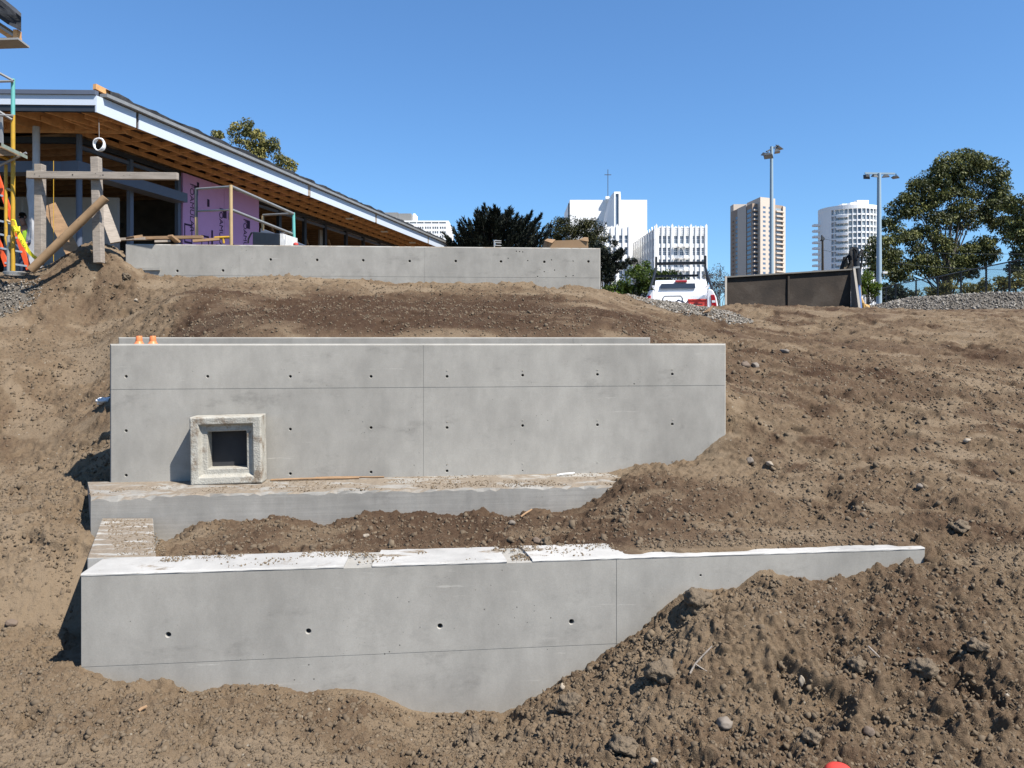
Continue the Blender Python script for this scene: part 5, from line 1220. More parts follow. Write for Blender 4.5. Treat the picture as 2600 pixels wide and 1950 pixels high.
EB = [(900, 180, 130, 100), (1080, 190, 110, 90), (750, 210, 120, 90), (620, 310, 130, 70), (1200, 300, 90, 110), (1000, 300, 120, 80), (830, 330, 120, 80), (520, 400, 110, 80), (680, 430, 110, 80), (1160, 450, 130, 90), (960, 470, 90, 60), (380, 500, 110, 70), (560, 530, 100, 70), (310, 620, 110, 70), (240, 740, 90, 70), (470, 640, 100, 70), (620, 640, 90, 80), (880, 620, 100, 80), (1130, 620, 120, 90), (1240, 560, 90, 90), (750, 720, 80, 70), (960, 720, 90, 70), (570, 800, 80, 60), (1240, 740, 110, 90), (1320, 860, 90, 60), (400, 870, 90, 50), (270, 880, 90, 60), (130, 950, 110, 70), (90, 1040, 80, 80), (200, 1040, 110, 70), (470, 990, 100, 60), (700, 990, 70, 60), (1060, 930, 110, 80), (930, 1010, 90, 70), (270, 1120, 100, 80), (420, 1150, 90, 70), (560, 1170, 90, 60), (730, 1160, 80, 50), (120, 1180, 110, 80), (1020, 1080, 120, 60), (1150, 1030, 80, 60), (860, 1170, 80, 40), (330, 1240, 120, 60), (620, 860, 80, 60), (710, 930, 70, 50), (820, 960, 80, 60), (760, 1080, 90, 60), (600, 1080, 90, 60), (500, 1080, 80, 60), (900, 1090, 90, 60), (650, 1190, 100, 50), (800, 1210, 90, 45), (960, 1190, 90, 50), (480, 800, 60, 50), (860, 780, 60, 50), (700, 540, 70, 50), (800, 620, 60, 50), (840, 450, 70, 50)]
blob_tree('biggest eucalyptus, broad and many-stemmed, behind the chain-link fence at the right', 'eucalyptus tree', 'eucalyptus_tree', (X_(2400, D), D, 1.5), [(*u_(a, b), c * .2772 * 1.02, d * .2772 * 1.08) for a, b, c, d in EB], 'leaf_euc', D, .62, 100, .27, .11, .5, 8, trunk_r=.20, tmix=(.15, .8), nlimb=40)
blob_tree('second eucalyptus cut off by the right edge of the picture', 'eucalyptus tree', 'eucalyptus_tree', (X_(2640, 62), 62, 1.5), [(2585, 520, 30, 22), (2600, 560, 34, 30), (2575, 590, 20, 20), (2620, 610, 40, 30), (2650, 500, 40, 40), (2590, 640, 25, 20), (2600, 680, 40, 25)], 'leaf_euc', 62, .55, 90, .30, .12, .5, 6, trunk_r=.2, tmix=(.2, .8), nlimb=14)
o_ = lambda u, v: (500 + .1266 * u, 290 + .1266 * v)
RB = [(960, 190, 90, 60), (850, 240, 110, 70), (1040, 300, 110, 80), (700, 380, 130, 60), (480, 420, 140, 60), (370, 430, 90, 50), (930, 430, 120, 90), (1130, 420, 120, 90), (1260, 400, 80, 70), (1280, 560, 120, 90), (1440, 540, 110, 70), (1010, 560, 130, 70), (1380, 700, 150, 80), (1530, 680, 70, 70), (1580, 850, 80, 90), (1760, 920, 90, 70), (1850, 1010, 80, 70), (1680, 1000, 90, 70), (1100, 700, 120, 80), (1900, 1100, 60, 60), (1300, 850, 200, 100), (800, 500, 80, 60)]
blob_tree('olive-tinted eucalyptus top rising behind the sloping roof of the building', 'eucalyptus tree', 'eucalyptus_tree', (X_(660, 62), 62, 1.0), [(*o_(a, b), c * .1266, d * .1266) for a, b, c, d in RB], 'leaf_euc2', 62, .5, 90, .27, .11, .45, 6.5, trunk_r=.2, tmix=(.2, .9), nlimb=18)
DB = [(1455, 575, 60, 22), (1500, 580, 40, 25), (1420, 590, 45, 25), (1400, 615, 35, 20), (1450, 610, 70, 25), (1510, 610, 35, 28), (1525, 640, 25, 25), (1480, 640, 60, 20), (1385, 630, 20, 12)]
blob_tree('domed dark pine between the cypress and the white church', 'pine tree', 'pine_tree', (X_(1470, 56), 56, .5), DB, 'leaf_pine', 56, .42, 75, .18, .065, .0, 6.5, bark='bark_dk', trunk_r=.3, jit=.5, tmix=(.2, .85), lift=.5, nlimb=14)
DB2 = [(1535, 660, 22, 14), (1560, 650, 22, 9), (1530, 690, 30, 10), (1555, 682, 26, 10), (1580, 673, 20, 9), (1602, 667, 14, 6), (1575, 640, 12, 6), (1540, 705, 24, 8), (1520, 640, 16, 20), (1560, 620, 8, 5)]
blob_tree('low dark pine boughs reaching right beyond the end of the upper wall', 'pine tree', 'pine_tree', (X_(1528, 50), 50, .5), DB2, 'leaf_cyp', 50, .30, 60, .24, .07, .0, 9, bark='bark_dk', trunk_r=.16, jit=.5, tmix=(.2, .9), lift=.4, nlimb=10)
# cypress: fanned sprays with feathery pointed ends
D = 46.0
cy = root('cypress_tree', 'nearly black cypress with feathered pointed sprays behind the upper wall', 'cypress tree', (X_(1255, D), D, .4))
z8 = lambda u, v: (1120 + .229 * u, 400 + .229 * v)
tips = [(480, 520), (590, 530), (540, 560), (400, 570), (440, 600), (640, 570), (370, 625), (760, 545), (800, 560), (720, 590), (240, 660), (300, 680), (360, 690), (180, 710), (200, 740), (850, 625), (900, 650), (1010, 590), (960, 640), (1110, 620), (1050, 680), (115, 755), (140, 800), (60, 860), (20, 830), (90, 880), (1100, 735), (1230, 735), (1140, 780), (1020, 760), (1000, 720), (880, 700), (690, 640), (560, 640), (480, 660), (420, 700), (620, 690), (800, 680), (300, 760), (250, 800), (940, 790), (700, 740), (540, 740), (380, 790), (820, 800), (1080, 830), (200, 880), (330, 880), (480, 860), (640, 850), (760, 880), (900, 880), (1040, 900), (140, 930), (560, 930), (700, 960), (860, 960), (400, 950), (1000, 950)]
cen, dr, tn = [], [], []
lm = MB(); b0 = Vector((X_(1255, D), D, .4))
for (u, v) in tips:
    for rep in range(2):
        dep = random.uniform(-2.2, 2.2); tp_ = P(*z8(u + random.uniform(-25, 25) * rep, v + 30 * rep), D + dep); ddx = tp_.x - b0.x; st = b0 + Vector((ddx * .30 + random.uniform(-.4, .4), dep * .3, max(.3, tp_.z - b0.z - .75 * abs(ddx) * .7 - 1.3)))
        if tp_.z < st.z + .6: st.z = tp_.z - .6
        mid = st.lerp(tp_, .5) + Vector((0, 0, -.06 * (tp_ - st).length)); n = 165
        t = RNG.uniform(.30, 1.0, n) ** .8; st_, m_, e_ = np.array(st), np.array(mid), np.array(tp_)
        p = ((1 - t) ** 2)[:, None] * st_ + (2 * t * (1 - t))[:, None] * m_ + (t ** 2)[:, None] * e_
        tg = (2 * (1 - t))[:, None] * (m_ - st_) + (2 * t)[:, None] * (e_ - m_); tg /= np.linalg.norm(tg, axis=1, keepdims=True)
        sp = RNG.normal(size=(n, 3)); spread = .25 * (1.03 - t)[:, None] ** .85 + .012
        p = p + sp * spread * np.array([1, 1, .75]); cen.append(p); dr.append(tg + sp * .42 + np.array([0, 0, .15])); tn.append(np.clip(.35 + RNG.normal(size=n) * .25, 0, 1))
    lm.path([st, mid, tp_], [.07, .04, .01], 5)
cen = np.concatenate(cen); n = len(cen); dr = np.concatenate(dr)
link('crown', leaf_mesh('crown', cen - np.array(b0), dr, RNG.uniform(.2, .42, n), RNG.uniform(.045, .085, n), np.concatenate(tn), M['leaf_cyp']), cy, off=OFF[cy.name])
lm.build('limb', M['bark_dk'], cy); mb = MB(); mb.tube(b0 - Vector((0, 0, .5)), b0 + Vector((0, 0, 2.6)), .35, .2); mb.build('trunk', M['bark_dk'], cy)
# bushes
blob_tree('rounded green bush behind the pickup truck, left of its rack', 'bush', 'bush', (X_(1610, 34), 34, .15), [(1570, 735, 35, 25), (1610, 715, 45, 28), (1650, 700, 40, 18), (1640, 735, 30, 20), (1590, 750, 45, 20), (1690, 705, 35, 14), (1545, 745, 15, 12), (1720, 715, 25, 12)], 'leaf_bush', 34, .28, 60, .13, .075, .1, 6, bark='bark_dk', trunk_r=.07, jit=.6, tmix=(.15, .85), lift=.4, nlimb=12)
blob_tree('upright lime-green shrub behind the rounded bush', 'shrub', 'shrub', (X_(1620, 44), 44, .2), [(1615, 685, 12, 12), (1640, 678, 10, 18), (1605, 695, 12, 8), (1625, 700, 14, 8)], 'leaf_lime', 44, .26, 50, .15, .08, .1, 6, bark='bark_dk', trunk_r=.05, jit=.6, lift=.4, nlimb=6)
blob_tree('dry twiggy brown bush between the pickup and the steel bucket', 'bush', 'bush', (X_(1822, 33), 33, .15), [(1800, 705, 18, 16), (1825, 690, 22, 16), (1830, 715, 26, 25), (1845, 740, 20, 30), (1795, 690, 10, 10), (1812, 740, 20, 24)], 'leaf_dry', 33, .24, 34, .09, .03, .0, 6, bark='bark', trunk_r=.05, jit=.7, lift=.5, nlimb=24)
blob_tree('bright green shrub right of the hydraulic arm', 'shrub', 'shrub', (X_(2205, 36), 36, .9), [(2195, 715, 18, 14), (2215, 725, 16, 14), (2190, 735, 18, 18), (2205, 700, 9, 9), (2220, 742, 14, 12)], 'leaf_lime', 36, .24, 60, .16, .07, .1, 6, bark='bark', trunk_r=.05, jit=.6, lift=.3, nlimb=8)
blob_tree('grey-green shrub behind the second floodlight pole', 'shrub', 'shrub', (X_(2260, 57), 57, 1.6), [(2240, 740, 22, 20), (2265, 735, 24, 18), (2285, 745, 20, 16), (2250, 760, 28, 16), (2300, 750, 20, 12)], 'leaf_grey', 57, .3, 60, .24, .09, .1, 6, bark='bark', trunk_r=.06, jit=.6, lift=.4, nlimb=8)
blob_tree('low sunlit hedge row behind the wire fence under the big eucalyptus', 'hedge', 'hedge', (X_(2460, 60), 60, 1.6), [(2360, 745, 30, 14), (2410, 735, 30, 16), (2460, 730, 30, 18), (2500, 725, 30, 18), (2545, 722, 34, 20), (2590, 715, 34, 22), (2330, 752, 20, 10), (2640, 712, 40, 24)], 'leaf_euc2', 60, .45, 50, .3, .12, .2, 5, bark='bark', trunk_r=.08, jit=.6, lift=.2, nlimb=14, tmix=(.1, .7))

# ------------------------------------------------------------------ floodlight poles, utility pole, fence
def flood_pole(label, px, y_top, y_base, D, r):
    b = P(px, y_base, D); t = P(px, y_top, D); rt_ = root('floodlight_pole', label, 'floodlight pole', b, 'floodlight poles of the sports ground')
    mb = MB(); mb.path([b - Vector((0, 0, .6)), b.lerp(t, .5), t], [r, r * .85, r * .66], 14); mb.build('pole', M['pole'], rt_, smooth=True); return rt_, t
def flood(rt_, c, yaw, tilt, s, face=True):
    Rm = Matrix.Rotation(yaw, 4, 'Z') @ Matrix.Rotation(tilt, 4, 'X')
    mb = MB(); prof = [(-.34, -.20, .0), (.34, -.20, 0), (.34, .22, .05), (-.34, .22, .05)]
    low = [Vector((x * s, y * s, z * s)) for x, y, z in prof]; top = [Vector((x * s * .55, y * s * .5 + .03 * s, (.24 + z) * s)) for x, y, z in prof]
    vs = [Rm @ v + c for v in low + top]; mb.add(vs, [(4, 5, 6, 7), (0, 1, 5, 4), (1, 2, 6, 5), (2, 3, 7, 6), (3, 0, 4, 7), (0, 3, 2, 1)])
    o = mb.build('lamp_head', M['lampgrey'], rt_)
    mb = MB(); mb.add([Rm @ (v * .9 + Vector((0, 0, -.012))) + c for v in low] + [Rm @ (v * .9 + Vector((0, 0, -.002))) + c for v in low], [(0, 3, 2, 1), (0, 1, 5, 4), (1, 2, 6, 5), (2, 3, 7, 6), (3, 0, 4, 7)]); g = mb.build('lamp_glass', M['lampface'], rt_); g.parent = o
fp, t = flood_pole('taller floodlight pole with clustered lamps in front of the tan tower', 1959, 372, 700, 60, .17)
D = 60.0
mb = MB(); mb.tube(P(1946, 385, D - .6), P(1976, 369, D + .9), .055); mb.build('cross_arm', M['lampgrey'], fp)
for (px, py, yaw, tilt, dd) in ((1951, 399, 2.6, .5, -.9), (1944, 397, .5, .2, -.4), (1980, 379, .9, -.25, .9), (1974, 388, 1.3, -.2, .4)):
    flood(fp, P(px, py, D + dd), yaw, tilt, 1.0)
    mb = MB(); mb.tube(P(px, py - 6, D + dd), P(px * .5 + 1960 * .5, py - 11, D + dd * .6), .035); mb.build('bracket', M['lampgrey'], fp)
fp2, t = flood_pole('shorter floodlight pole with four lamps on a crossbar before the eucalyptus', 2232, 440, 779, 45, .16)
D = 45.0
mb = MB(); mb.beam(P(2196, 440, D), P(2272, 441, D), .08, .10); mb.build('cross_arm', M['pole'], fp2)
for (px, py, yaw, tilt) in ((2200, 450, .1, 1.3), (2222, 450, .3, .15), (2249, 450, -.4, -.1), (2273, 452, -.9, -.35)):
    flood(fp2, P(px, py, D), yaw, tilt, .60); mb = MB(); mb.tube(P(px + 2, 447, D), P(px + 2, 441, D), .03); mb.build('bracket', M['lampgrey'], fp2)
mb = MB(); mb.tube(P(2237, 693, D), P(2252, 694, D - .1), .05); mb.build('camera_arm', M['pvc'], fp2); mb = MB(); mb.box(P(2246, 692, D - .1), (.26, .2, .12)); mb.build('camera_head', M['pvc'], fp2)
up_ = root('utility_pole', 'thin dark utility pole standing between the two towers', 'utility pole', P(2089, 700, 75))
D = 75.0
mb = MB(); mb.path([P(2089, 720, D), P(2088.5, 612, D), P(2086.5, 597, D)], [.14, .10, .07], 8); mb.build('pole', M['bark_dk'], up_)
mb = MB(); mb.tube(P(2083, 611, D), P(2094, 606, D), .07); mb.build('cross_arm', M['bark_dk'], up_); mb = MB(); mb.box(P(2089, 606, D), (.22, .25, .35)); mb.build('transformer', M['lampgrey'], up_)
for dz_ in (0, 1.1):
    mb = MB(); a = P(2089, 606, D) - Vector((0, 0, dz_)); b = P(2600, 645, 52) - Vector((0, 0, dz_)); mb.path([a.lerp(b, k / 8) - Vector((0, 0, .5 * math.sin(math.pi * k / 8))) for k in range(9)], .016, 5); tag(mb.build('power_line', M['lampgrey'], loc=tuple(a)), ('upper' if dz_ == 0 else 'lower') + ' thin power line running from the utility pole to the right', 'power line')
# chain-link fence
fn = root('chain_link_fence', 'black chain-link fence rising to the right before the eucalyptus trees', 'fence', P(2440, 740, 45))
fx = [2250, 2274, 2326, 2381, 2440, 2504, 2563, 2640]
ft = [731, 722, 712, 703, 690, 677, 665, 650]
tops = []
for px, ty in zip(fx, ft):
    k = (px - CX) / F; Dp = 36 * (1 - 0) * (2600 - 1525) / (px - 1525) if px > 1525 else 60
    t = P(px, ty, Dp); tops.append(t); mb = MB(); mb.tube(Vector((t.x, t.y, t.z - 2.75)), t + Vector((0, 0, .05)), .05); mb.build('post', M['blackm'], fn)
for a, b in zip(tops, tops[1:]):
    mb = MB(); mb.tube(a, b, .034, n=6); mb.build('top_rail', M['blackm'], fn); mb = MB(); mb.tube(a - Vector((0, 0, 2.3)), b - Vector((0, 0, 2.3)), .03, n=6); mb.build('bottom_rail', M['blackm'], fn)
    mb = MB(); L_ = (b - a).length; nn = int(L_ / .11); hgt = 2.3
    for q in range(-int(hgt / .11), nn):
        for s_ in (0, 1):
            x0, x1, z0, z1 = q * .11, q * .11 + hgt, 0.0, hgt
            if x0 < 0: z0 = -x0; x0 = 0
            if x1 > L_: z1 = hgt - (x1 - L_); x1 = L_
            if x1 - x0 < .05: continue
            if s_: z0, z1 = hgt - z0, hgt - z1
            mb.tube(a.lerp(b, x0 / L_) - Vector((0, 0, z0)), a.lerp(b, x1 / L_) - Vector((0, 0, z1)), .0045, n=3)
    o = mb.build('wire_mesh', M['blackm'], fn); o['kind'] = 'stuff'
gt_ = root('metal_gate', 'low black gate with crossed braces left of the chain-link fence', 'gate', P(2225, 780, 50))
D = 50
for (a, b, r) in (((2203, 735), (2203, 790), .10), ((2203, 738), (2250, 730), .04), ((2203, 775), (2250, 740), .035), ((2203, 745), (2248, 775), .035), ((2203, 790), (2250, 752), .035), ((2232, 733), (2232, 790), .04)):
    mb = MB(); mb.tube(P(*a, D), P(*b, D), r, n=6); mb.build('gate_post' if r > .09 else 'brace', M['blackm'], gt_)
from mathutils import noise as MN
# ------------------------------------------------------------------ pickup truck behind the gravel, seen from the back
D = 25.0; gz = .18
tk = root('pickup_truck', 'white pickup truck seen from behind with black ladder rack and open loaded bed', 'pickup truck', (X_(1728, D), D, gz))
tx0 = X_(1728, D)
def T_(x, y, z): return Vector((tx0 + x, D + y, gz + z))
def tbox(name, m, x0, x1, y0, y1, z0, z1, bev=.0, par=None):
    mb = MB(); mb.box(T_((x0 + x1) / 2, (y0 + y1) / 2, (z0 + z1) / 2), (x1 - x0, y1 - y0, z1 - z0)); o = mb.build(name, M[m], par or tk)
    if bev: bevel(o, bev, 3)
    return o
for s in (-1, 1):
    # bed side with swelling wheel arch
    mb = MB(); prof = [(s * 1.00, .55), (s * 1.16, .62), (s * 1.18, .95), (s * 1.13, 1.22), (s * 1.02, 1.44), (s * .98, 1.48), (s * .86, 1.48), (s * .84, 1.40), (s * .84, .80), (s * 1.0, .55)]
    mb.prism([T_(x, 0, z) for x, z in (prof if s < 0 else prof)], (0, 2.3, 0)); bevel(mb.build('bed_side', M['white_paint'], tk), .03, 3)
    mb = MB(); mb.prism([T_(s * 1.14, -.03, .92), T_(s * .97, -.03, .92), T_(s * .95, -.03, 1.30), T_(s * 1.07, -.03, 1.30)], (0, .12, 0)); bevel(mb.build('taillight', M['redglass'], tk), .015)
    mb = MB(); mb.prism([T_(s * 1.10, -.035, 1.05), T_(s * .99, -.035, 1.05), T_(s * .985, -.035, 1.12), T_(s * 1.09, -.035, 1.12)], (0, .02, 0)); mb.build('reverse_lamp', M['frame_w'], tk)
    mb = MB(); mb.path([T_(s * 1.0, .1, 1.46), T_(s * .90, .9, 1.95), T_(s * .83, 1.6, 2.35), T_(s * .83, 1.65, 2.74)], .042, 8); mb.build('rack_post', M['blackm'], tk)
    mb = MB(); mb.path([T_(s * .84, 1.65, 2.30), T_(s * .95, 2.2, 1.5)], .03, 6); mb.build('rack_brace', M['blackm'], tk)
    wb = T_(s * 1.0, 1.2, .42); mb = MB()
    for y0, y1, r in ((-.14, .14, .42),): mb.path([wb + Vector((-.16, 0, 0)), wb + Vector((-.13, 0, 0)), wb + Vector((.13, 0, 0)), wb + Vector((.16, 0, 0))], [.36, .42, .42, .36], 24)
    wo = root('wheel', None, None, wb); bpy.data.objects.remove(wo); w_ = mb.build('wheel', M['rubber'], tk, smooth=True); mb = MB(); mb.tube(wb + Vector((-.17, 0, 0)), wb + Vector((.17, 0, 0)), .23, n=18); r__ = mb.build('rim', M['alu'], tk); r__.parent = w_
mb = MB(); mb.beam(T_(-.86, 1.65, 2.50), T_(.86, 1.65, 2.50), .10, .10); mb.build('rack_bar', M['blackm'], tk)
mb = MB(); mb.beam(T_(-.84, 1.80, 2.08), T_(.60, 1.80, 2.08), .08, .08); mb.build('rack_bar', M['blackm'], tk)
tbox('bed_floor', 'white_paint', -.83, .83, .05, 2.25, .78, .84); tbox('bed_front', 'white_paint', -.83, .83, 2.2, 2.28, .84, 1.44, .02)
tbox('rear_bumper', 'alu', -1.0, 1.0, -.2, .06, .5, .74, .03); tbox('tailgate', 'white_paint', -.82, .82, -.52, -.02, .74, .80, .02)
# cab
mb = MB(); pr = [(2.35, .55), (2.35, 1.35), (2.42, 1.62), (2.62, 1.96), (2.9, 2.02), (4.3, 2.0), (4.75, 1.5), (6.0, 1.4), (6.15, .9), (6.15, .5)]
mb.prism([T_(-.95, y, z) for y, z in pr], (1.90, 0, 0)); cabo = mb.build('cab', M['white_paint'], tk); bevel(cabo, .07, 3, 25)
mb = MB(); mb.prism([T_(-.72, 2.37, 1.68), T_(.52, 2.37, 1.68), T_(.50, 2.46, 1.86), T_(-.68, 2.46, 1.86)], (0, .06, .01)); mb.build('rear_window', M['glass'], tk)
mb = MB(); mb.box(T_(.02, 2.54, 1.945), (.42, .14, .075)); bevel(mb.build('brake_light', M['redglass'], tk), .02)
for s in (-1, 1):
    mb = MB(); mb.box(T_(s * 1.16, 4.2, 1.45), (.16, .10, .34)); bevel(mb.build('side_mirror', M['blackm'], tk), .03); mb = MB(); mb.box(T_(s * .86, .5, 1.60), (.10, 1.4, .04)); mb.build('rail_cap', M['white_paint'], tk)
tk.rotation_euler.z = -math.atan(.2195)
ca_, sa_ = math.cos(tk.rotation_euler.z), math.sin(tk.rotation_euler.z)
def T_(x, y, z): return Vector((tx0 + x * ca_ - y * sa_, D + x * sa_ + y * ca_, gz + z))
# load in the bed
def frame_thing(name, label, cat, pts, r, m, closed=True):
    mb = MB(); mb.path(pts, r, 6); return tag(mb.build(name, M[m], loc=tuple(pts[0]), smooth=True), label, cat)
frame_thing('handle_bar', 'bent grey tubular handle standing up from the load in the pickup bed', 'handle', [T_(-.58, .45, .85), T_(-.58, .45, 1.22), T_(-.52, .45, 1.30), T_(0, .45, 1.30), T_(.06, .45, 1.22), T_(.06, .45, .85)], .022, 'lampgrey')
def lump(name, label, cat, c, r, m, seed, sub=3, amp=.25, group=None, rot=0.0, smooth=True, flat=1.0):
    import bmesh
    bm = bmesh.new(); bmesh.ops.create_icosphere(bm, subdivisions=sub, radius=1.0); rs = np.random.default_rng(seed)
    ds = rs.normal(size=(9, 3)); ds /= np.linalg.norm(ds, axis=1, keepdims=True); cut = rs.uniform(.62, .95, 9); ph = rs.uniform(0, 6, 6)
    for v in bm.verts:
        p = np.array(v.co); k = 1.0
        for d_, q in zip(ds, cut):
            t = p @ d_
            if t > q: k = min(k, q / t * (1 - .08 * (t - q)))
        k *= 1 + amp * .25 * (math.sin(3.1 * p[0] + ph[0]) * math.sin(2.7 * p[1] + ph[1]) + .5 * math.sin(7.3 * p[2] + ph[2] + 3 * p[0]) + .35 * math.sin(11 * p[1] + ph[3] + 5 * p[2]))
        if m == 'soil_lump': q_ = Vector(p) * 2.3 + Vector(ph[:3]); k *= 1 + .24 * MN.fractal(q_, .9, 2.1, 5)
        v.co = Vector((p[0] * k * r[0], p[1] * k * r[1], p[2] * k * r[2]))
    me = bpy.data.meshes.new(name); bm.to_mesh(me); bm.free(); me.materials.append(M[m])
    if smooth:
        for p_ in me.polygons: p_.use_smooth = True
    o = link(name, me, None, c, (rs.uniform(-.3, .3) * flat, rs.uniform(-.3, .3) * flat, rot or rs.uniform(0, 6)))
    return tag(o, label, cat, group)
lump('white_sack', 'wide white sack lying in the left of the pickup bed', 'sack', T_(-.50, .40, .98), (.30, .35, .17), 'bag', 1, amp=.5)
lump('white_sack', 'crumpled white sack in the middle of the pickup bed', 'sack', T_(-.10, .55, 1.0), (.26, .3, .20), 'bag', 2, amp=.6)
lump('white_sack', 'small white sack beside the red tool case', 'sack', T_(.22, .50, 1.0), (.2, .3, .20), 'bag', 3, amp=.6)
frame_thing('strap', 'dark strap lying over the white sacks in the pickup', 'strap', [T_(-.22, .18, 1.02), T_(-.08, .16, 1.14), T_(.06, .15, 1.10), T_(.20, .14, .98)], .03, 'navy')
tcs = root('tool_case', 'red plastic tool case lying in the right of the pickup bed', 'tool case', T_(.55, .25, .85)); Rz_ = Matrix.Rotation(tk.rotation_euler.z, 3, 'Z')
mb = MB(); mb.box(T_(.56, .3, 1.0), (.62, .5, .26), Rz_); bevel(mb.build('case_body', M['red'], tcs), .03); mb = MB(); mb.box(T_(.56, .3, 1.15), (.66, .54, .05), Rz_); bevel(mb.build('lid', M['red'], tcs), .015)
mb = MB(); mb.path([T_(.42, .03, 1.0), T_(.42, -.02, 1.0), T_(.68, -.02, 1.0), T_(.68, .03, 1.0)], .02, 6); mb.build('handle', M['blackm'], tcs)

# ------------------------------------------------------------------ steel bucket and hydraulic arm
D = 20.0
bk = root('steel_bucket', 'large rusty steel bucket with plate sides standing open on the soil', 'bucket', P(2000, 785, D))
bl_, br_, tl_, tr_ = P(1845, 790, D + .3), P(2160, 800, D), P(1845, 704, D + .5), P(2160, 684, D + .2)
mb = MB(); mb.prism([bl_, br_, tr_, tl_], (0, .06, 0)); mb.build('back_plate', M['rust'], bk)
mb = MB(); mb.beam(tl_ + Vector((-.05, 0, .0)), tr_ + Vector((.05, 0, 0)), .16, .035); mb.build('top_lip', M['rust_lt'], bk)
mb = MB(); mb.prism([bl_ + Vector((0, 0, -.1)), bl_ + Vector((-.20, -.75, -.12)), tl_ + Vector((-.02, -.1, .02)), tl_ + Vector((0, .03, .02))], (-.05, 0, 0)); mb.build('side_plate', M['rust_lt'], bk)
mb = MB(); mb.prism([br_ + Vector((0, 0, -.1)), br_ + Vector((-.10, -.75, -.12)), tr_ + Vector((.02, -.1, .02)), tr_ + Vector((.03, .03, .02))], (.06, 0, 0)); mb.build('side_plate', M['rust_lt'], bk)
mb = MB(); mb.prism([bl_ + Vector((-.20, -.75, -.14)), br_ + Vector((-.10, -.75, -.14)), br_ + Vector((0, .05, -.10)), bl_ + Vector((0, .05, -.10))], (0, 0, .05)); mb.build('floor_plate', M['rust'], bk)
sm_ = bl_.lerp(br_, .5); tm_ = tl_.lerp(tr_, .5); mb = MB(); mb.beam(sm_ + Vector((0, -.03, 0)), tm_ + Vector((0, -.03, -.03)), .05, .03, (0, 1, 0)); mb.build('rib', M['rust'], bk)
ar = root('hydraulic_arm', 'dark digger arm with hoses and a chrome cylinder rod tinted with sky reflection right of the steel bucket', 'digger arm', P(2180, 785, D + .8))
D = 20.8
mb = MB(); mb.beam(P(2178, 790, D), P(2166, 640, D + .3), .20, .26, (0, 1, 0)); bevel(mb.build('stick', M['khaki'], ar), .03)
mb = MB(); mb.prism([P(2138, 684, D), P(2150, 650, D), P(2158, 684, D)], (.0, .18, 0)); mb.build('link_plate', M['khaki'], ar)
mb = MB(); mb.path([P(2136, 686, D - .05), P(2145, 655, D - .05), P(2155, 650, D), P(2160, 668, D), P(2152, 686, D)], .05, 8); mb.build('hose', M['rubber'], ar, smooth=True)
mb = MB(); mb.tube(P(2172, 632, D - .25), P(2179, 724, D - .35), .085, n=14); mb.build('cylinder_barrel', M['blackm'], ar, smooth=True)
mb = MB(); mb.tube(P(2179, 722, D - .35), P(2184, 786, D - .4), .052, n=14); mb.build('cylinder_rod', M['rod_sky_tint'], ar, smooth=True)
for pts in ([(2160, 650), (2158, 634), (2164, 630), (2170, 640), (2171, 690)], [(2164, 660), (2160, 638), (2166, 628), (2174, 636), (2175, 680)], [(2180, 652), (2188, 640), (2190, 634), (2189, 655), (2184, 690)], [(2176, 660), (2182, 650), (2187, 633), (2191, 645), (2186, 680)], [(2168, 780), (2170, 740), (2172, 700)]):
    mb = MB(); mb.path([P(x, y, D - .42 + .03 * i) for i, (x, y) in enumerate(pts)], .024, 6); mb.build('hose', M['rubber'], ar, smooth=True)
mb = MB(); mb.beam(P(2160, 632, D - .1), P(2176, 634, D - .1), .16, .10); mb.build('pin_block', M['blackm'], ar)
mb = MB(); mb.beam(P(2166, 680, D - .46), P(2182, 678, D - .46), .05, .05); mb.build('clamp', M['galv'], ar)
mb = MB(); mb.path([P(2173, 790, D - .3), P(2170, 765, D - .3), P(2168, 740, D - .2)], .05, 8); mb.build('guard', M['dig_yellow'], ar); mb = MB(); mb.path([P(2194, 788, D - .3), P(2191, 770, D - .3), P(2184, 755, D - .2)], .045, 8); mb.build('guard', M['dig_yellow'], ar)
mb = MB(); mb.prism([P(2172, 785, D - .1), P(2183, 785, D - .1), P(2181, 722, D - .05), P(2173, 730, D - .05)], (0, .12, 0)); mb.build('arm_plate', M['dig_yellow'], ar)
lump('rusty_block', 'small rusty brown block lying right of the digger arm', 'block', P(2199, 780, D - .2), (.13, .12, .11), 'dig_yellow', 8, amp=.4)

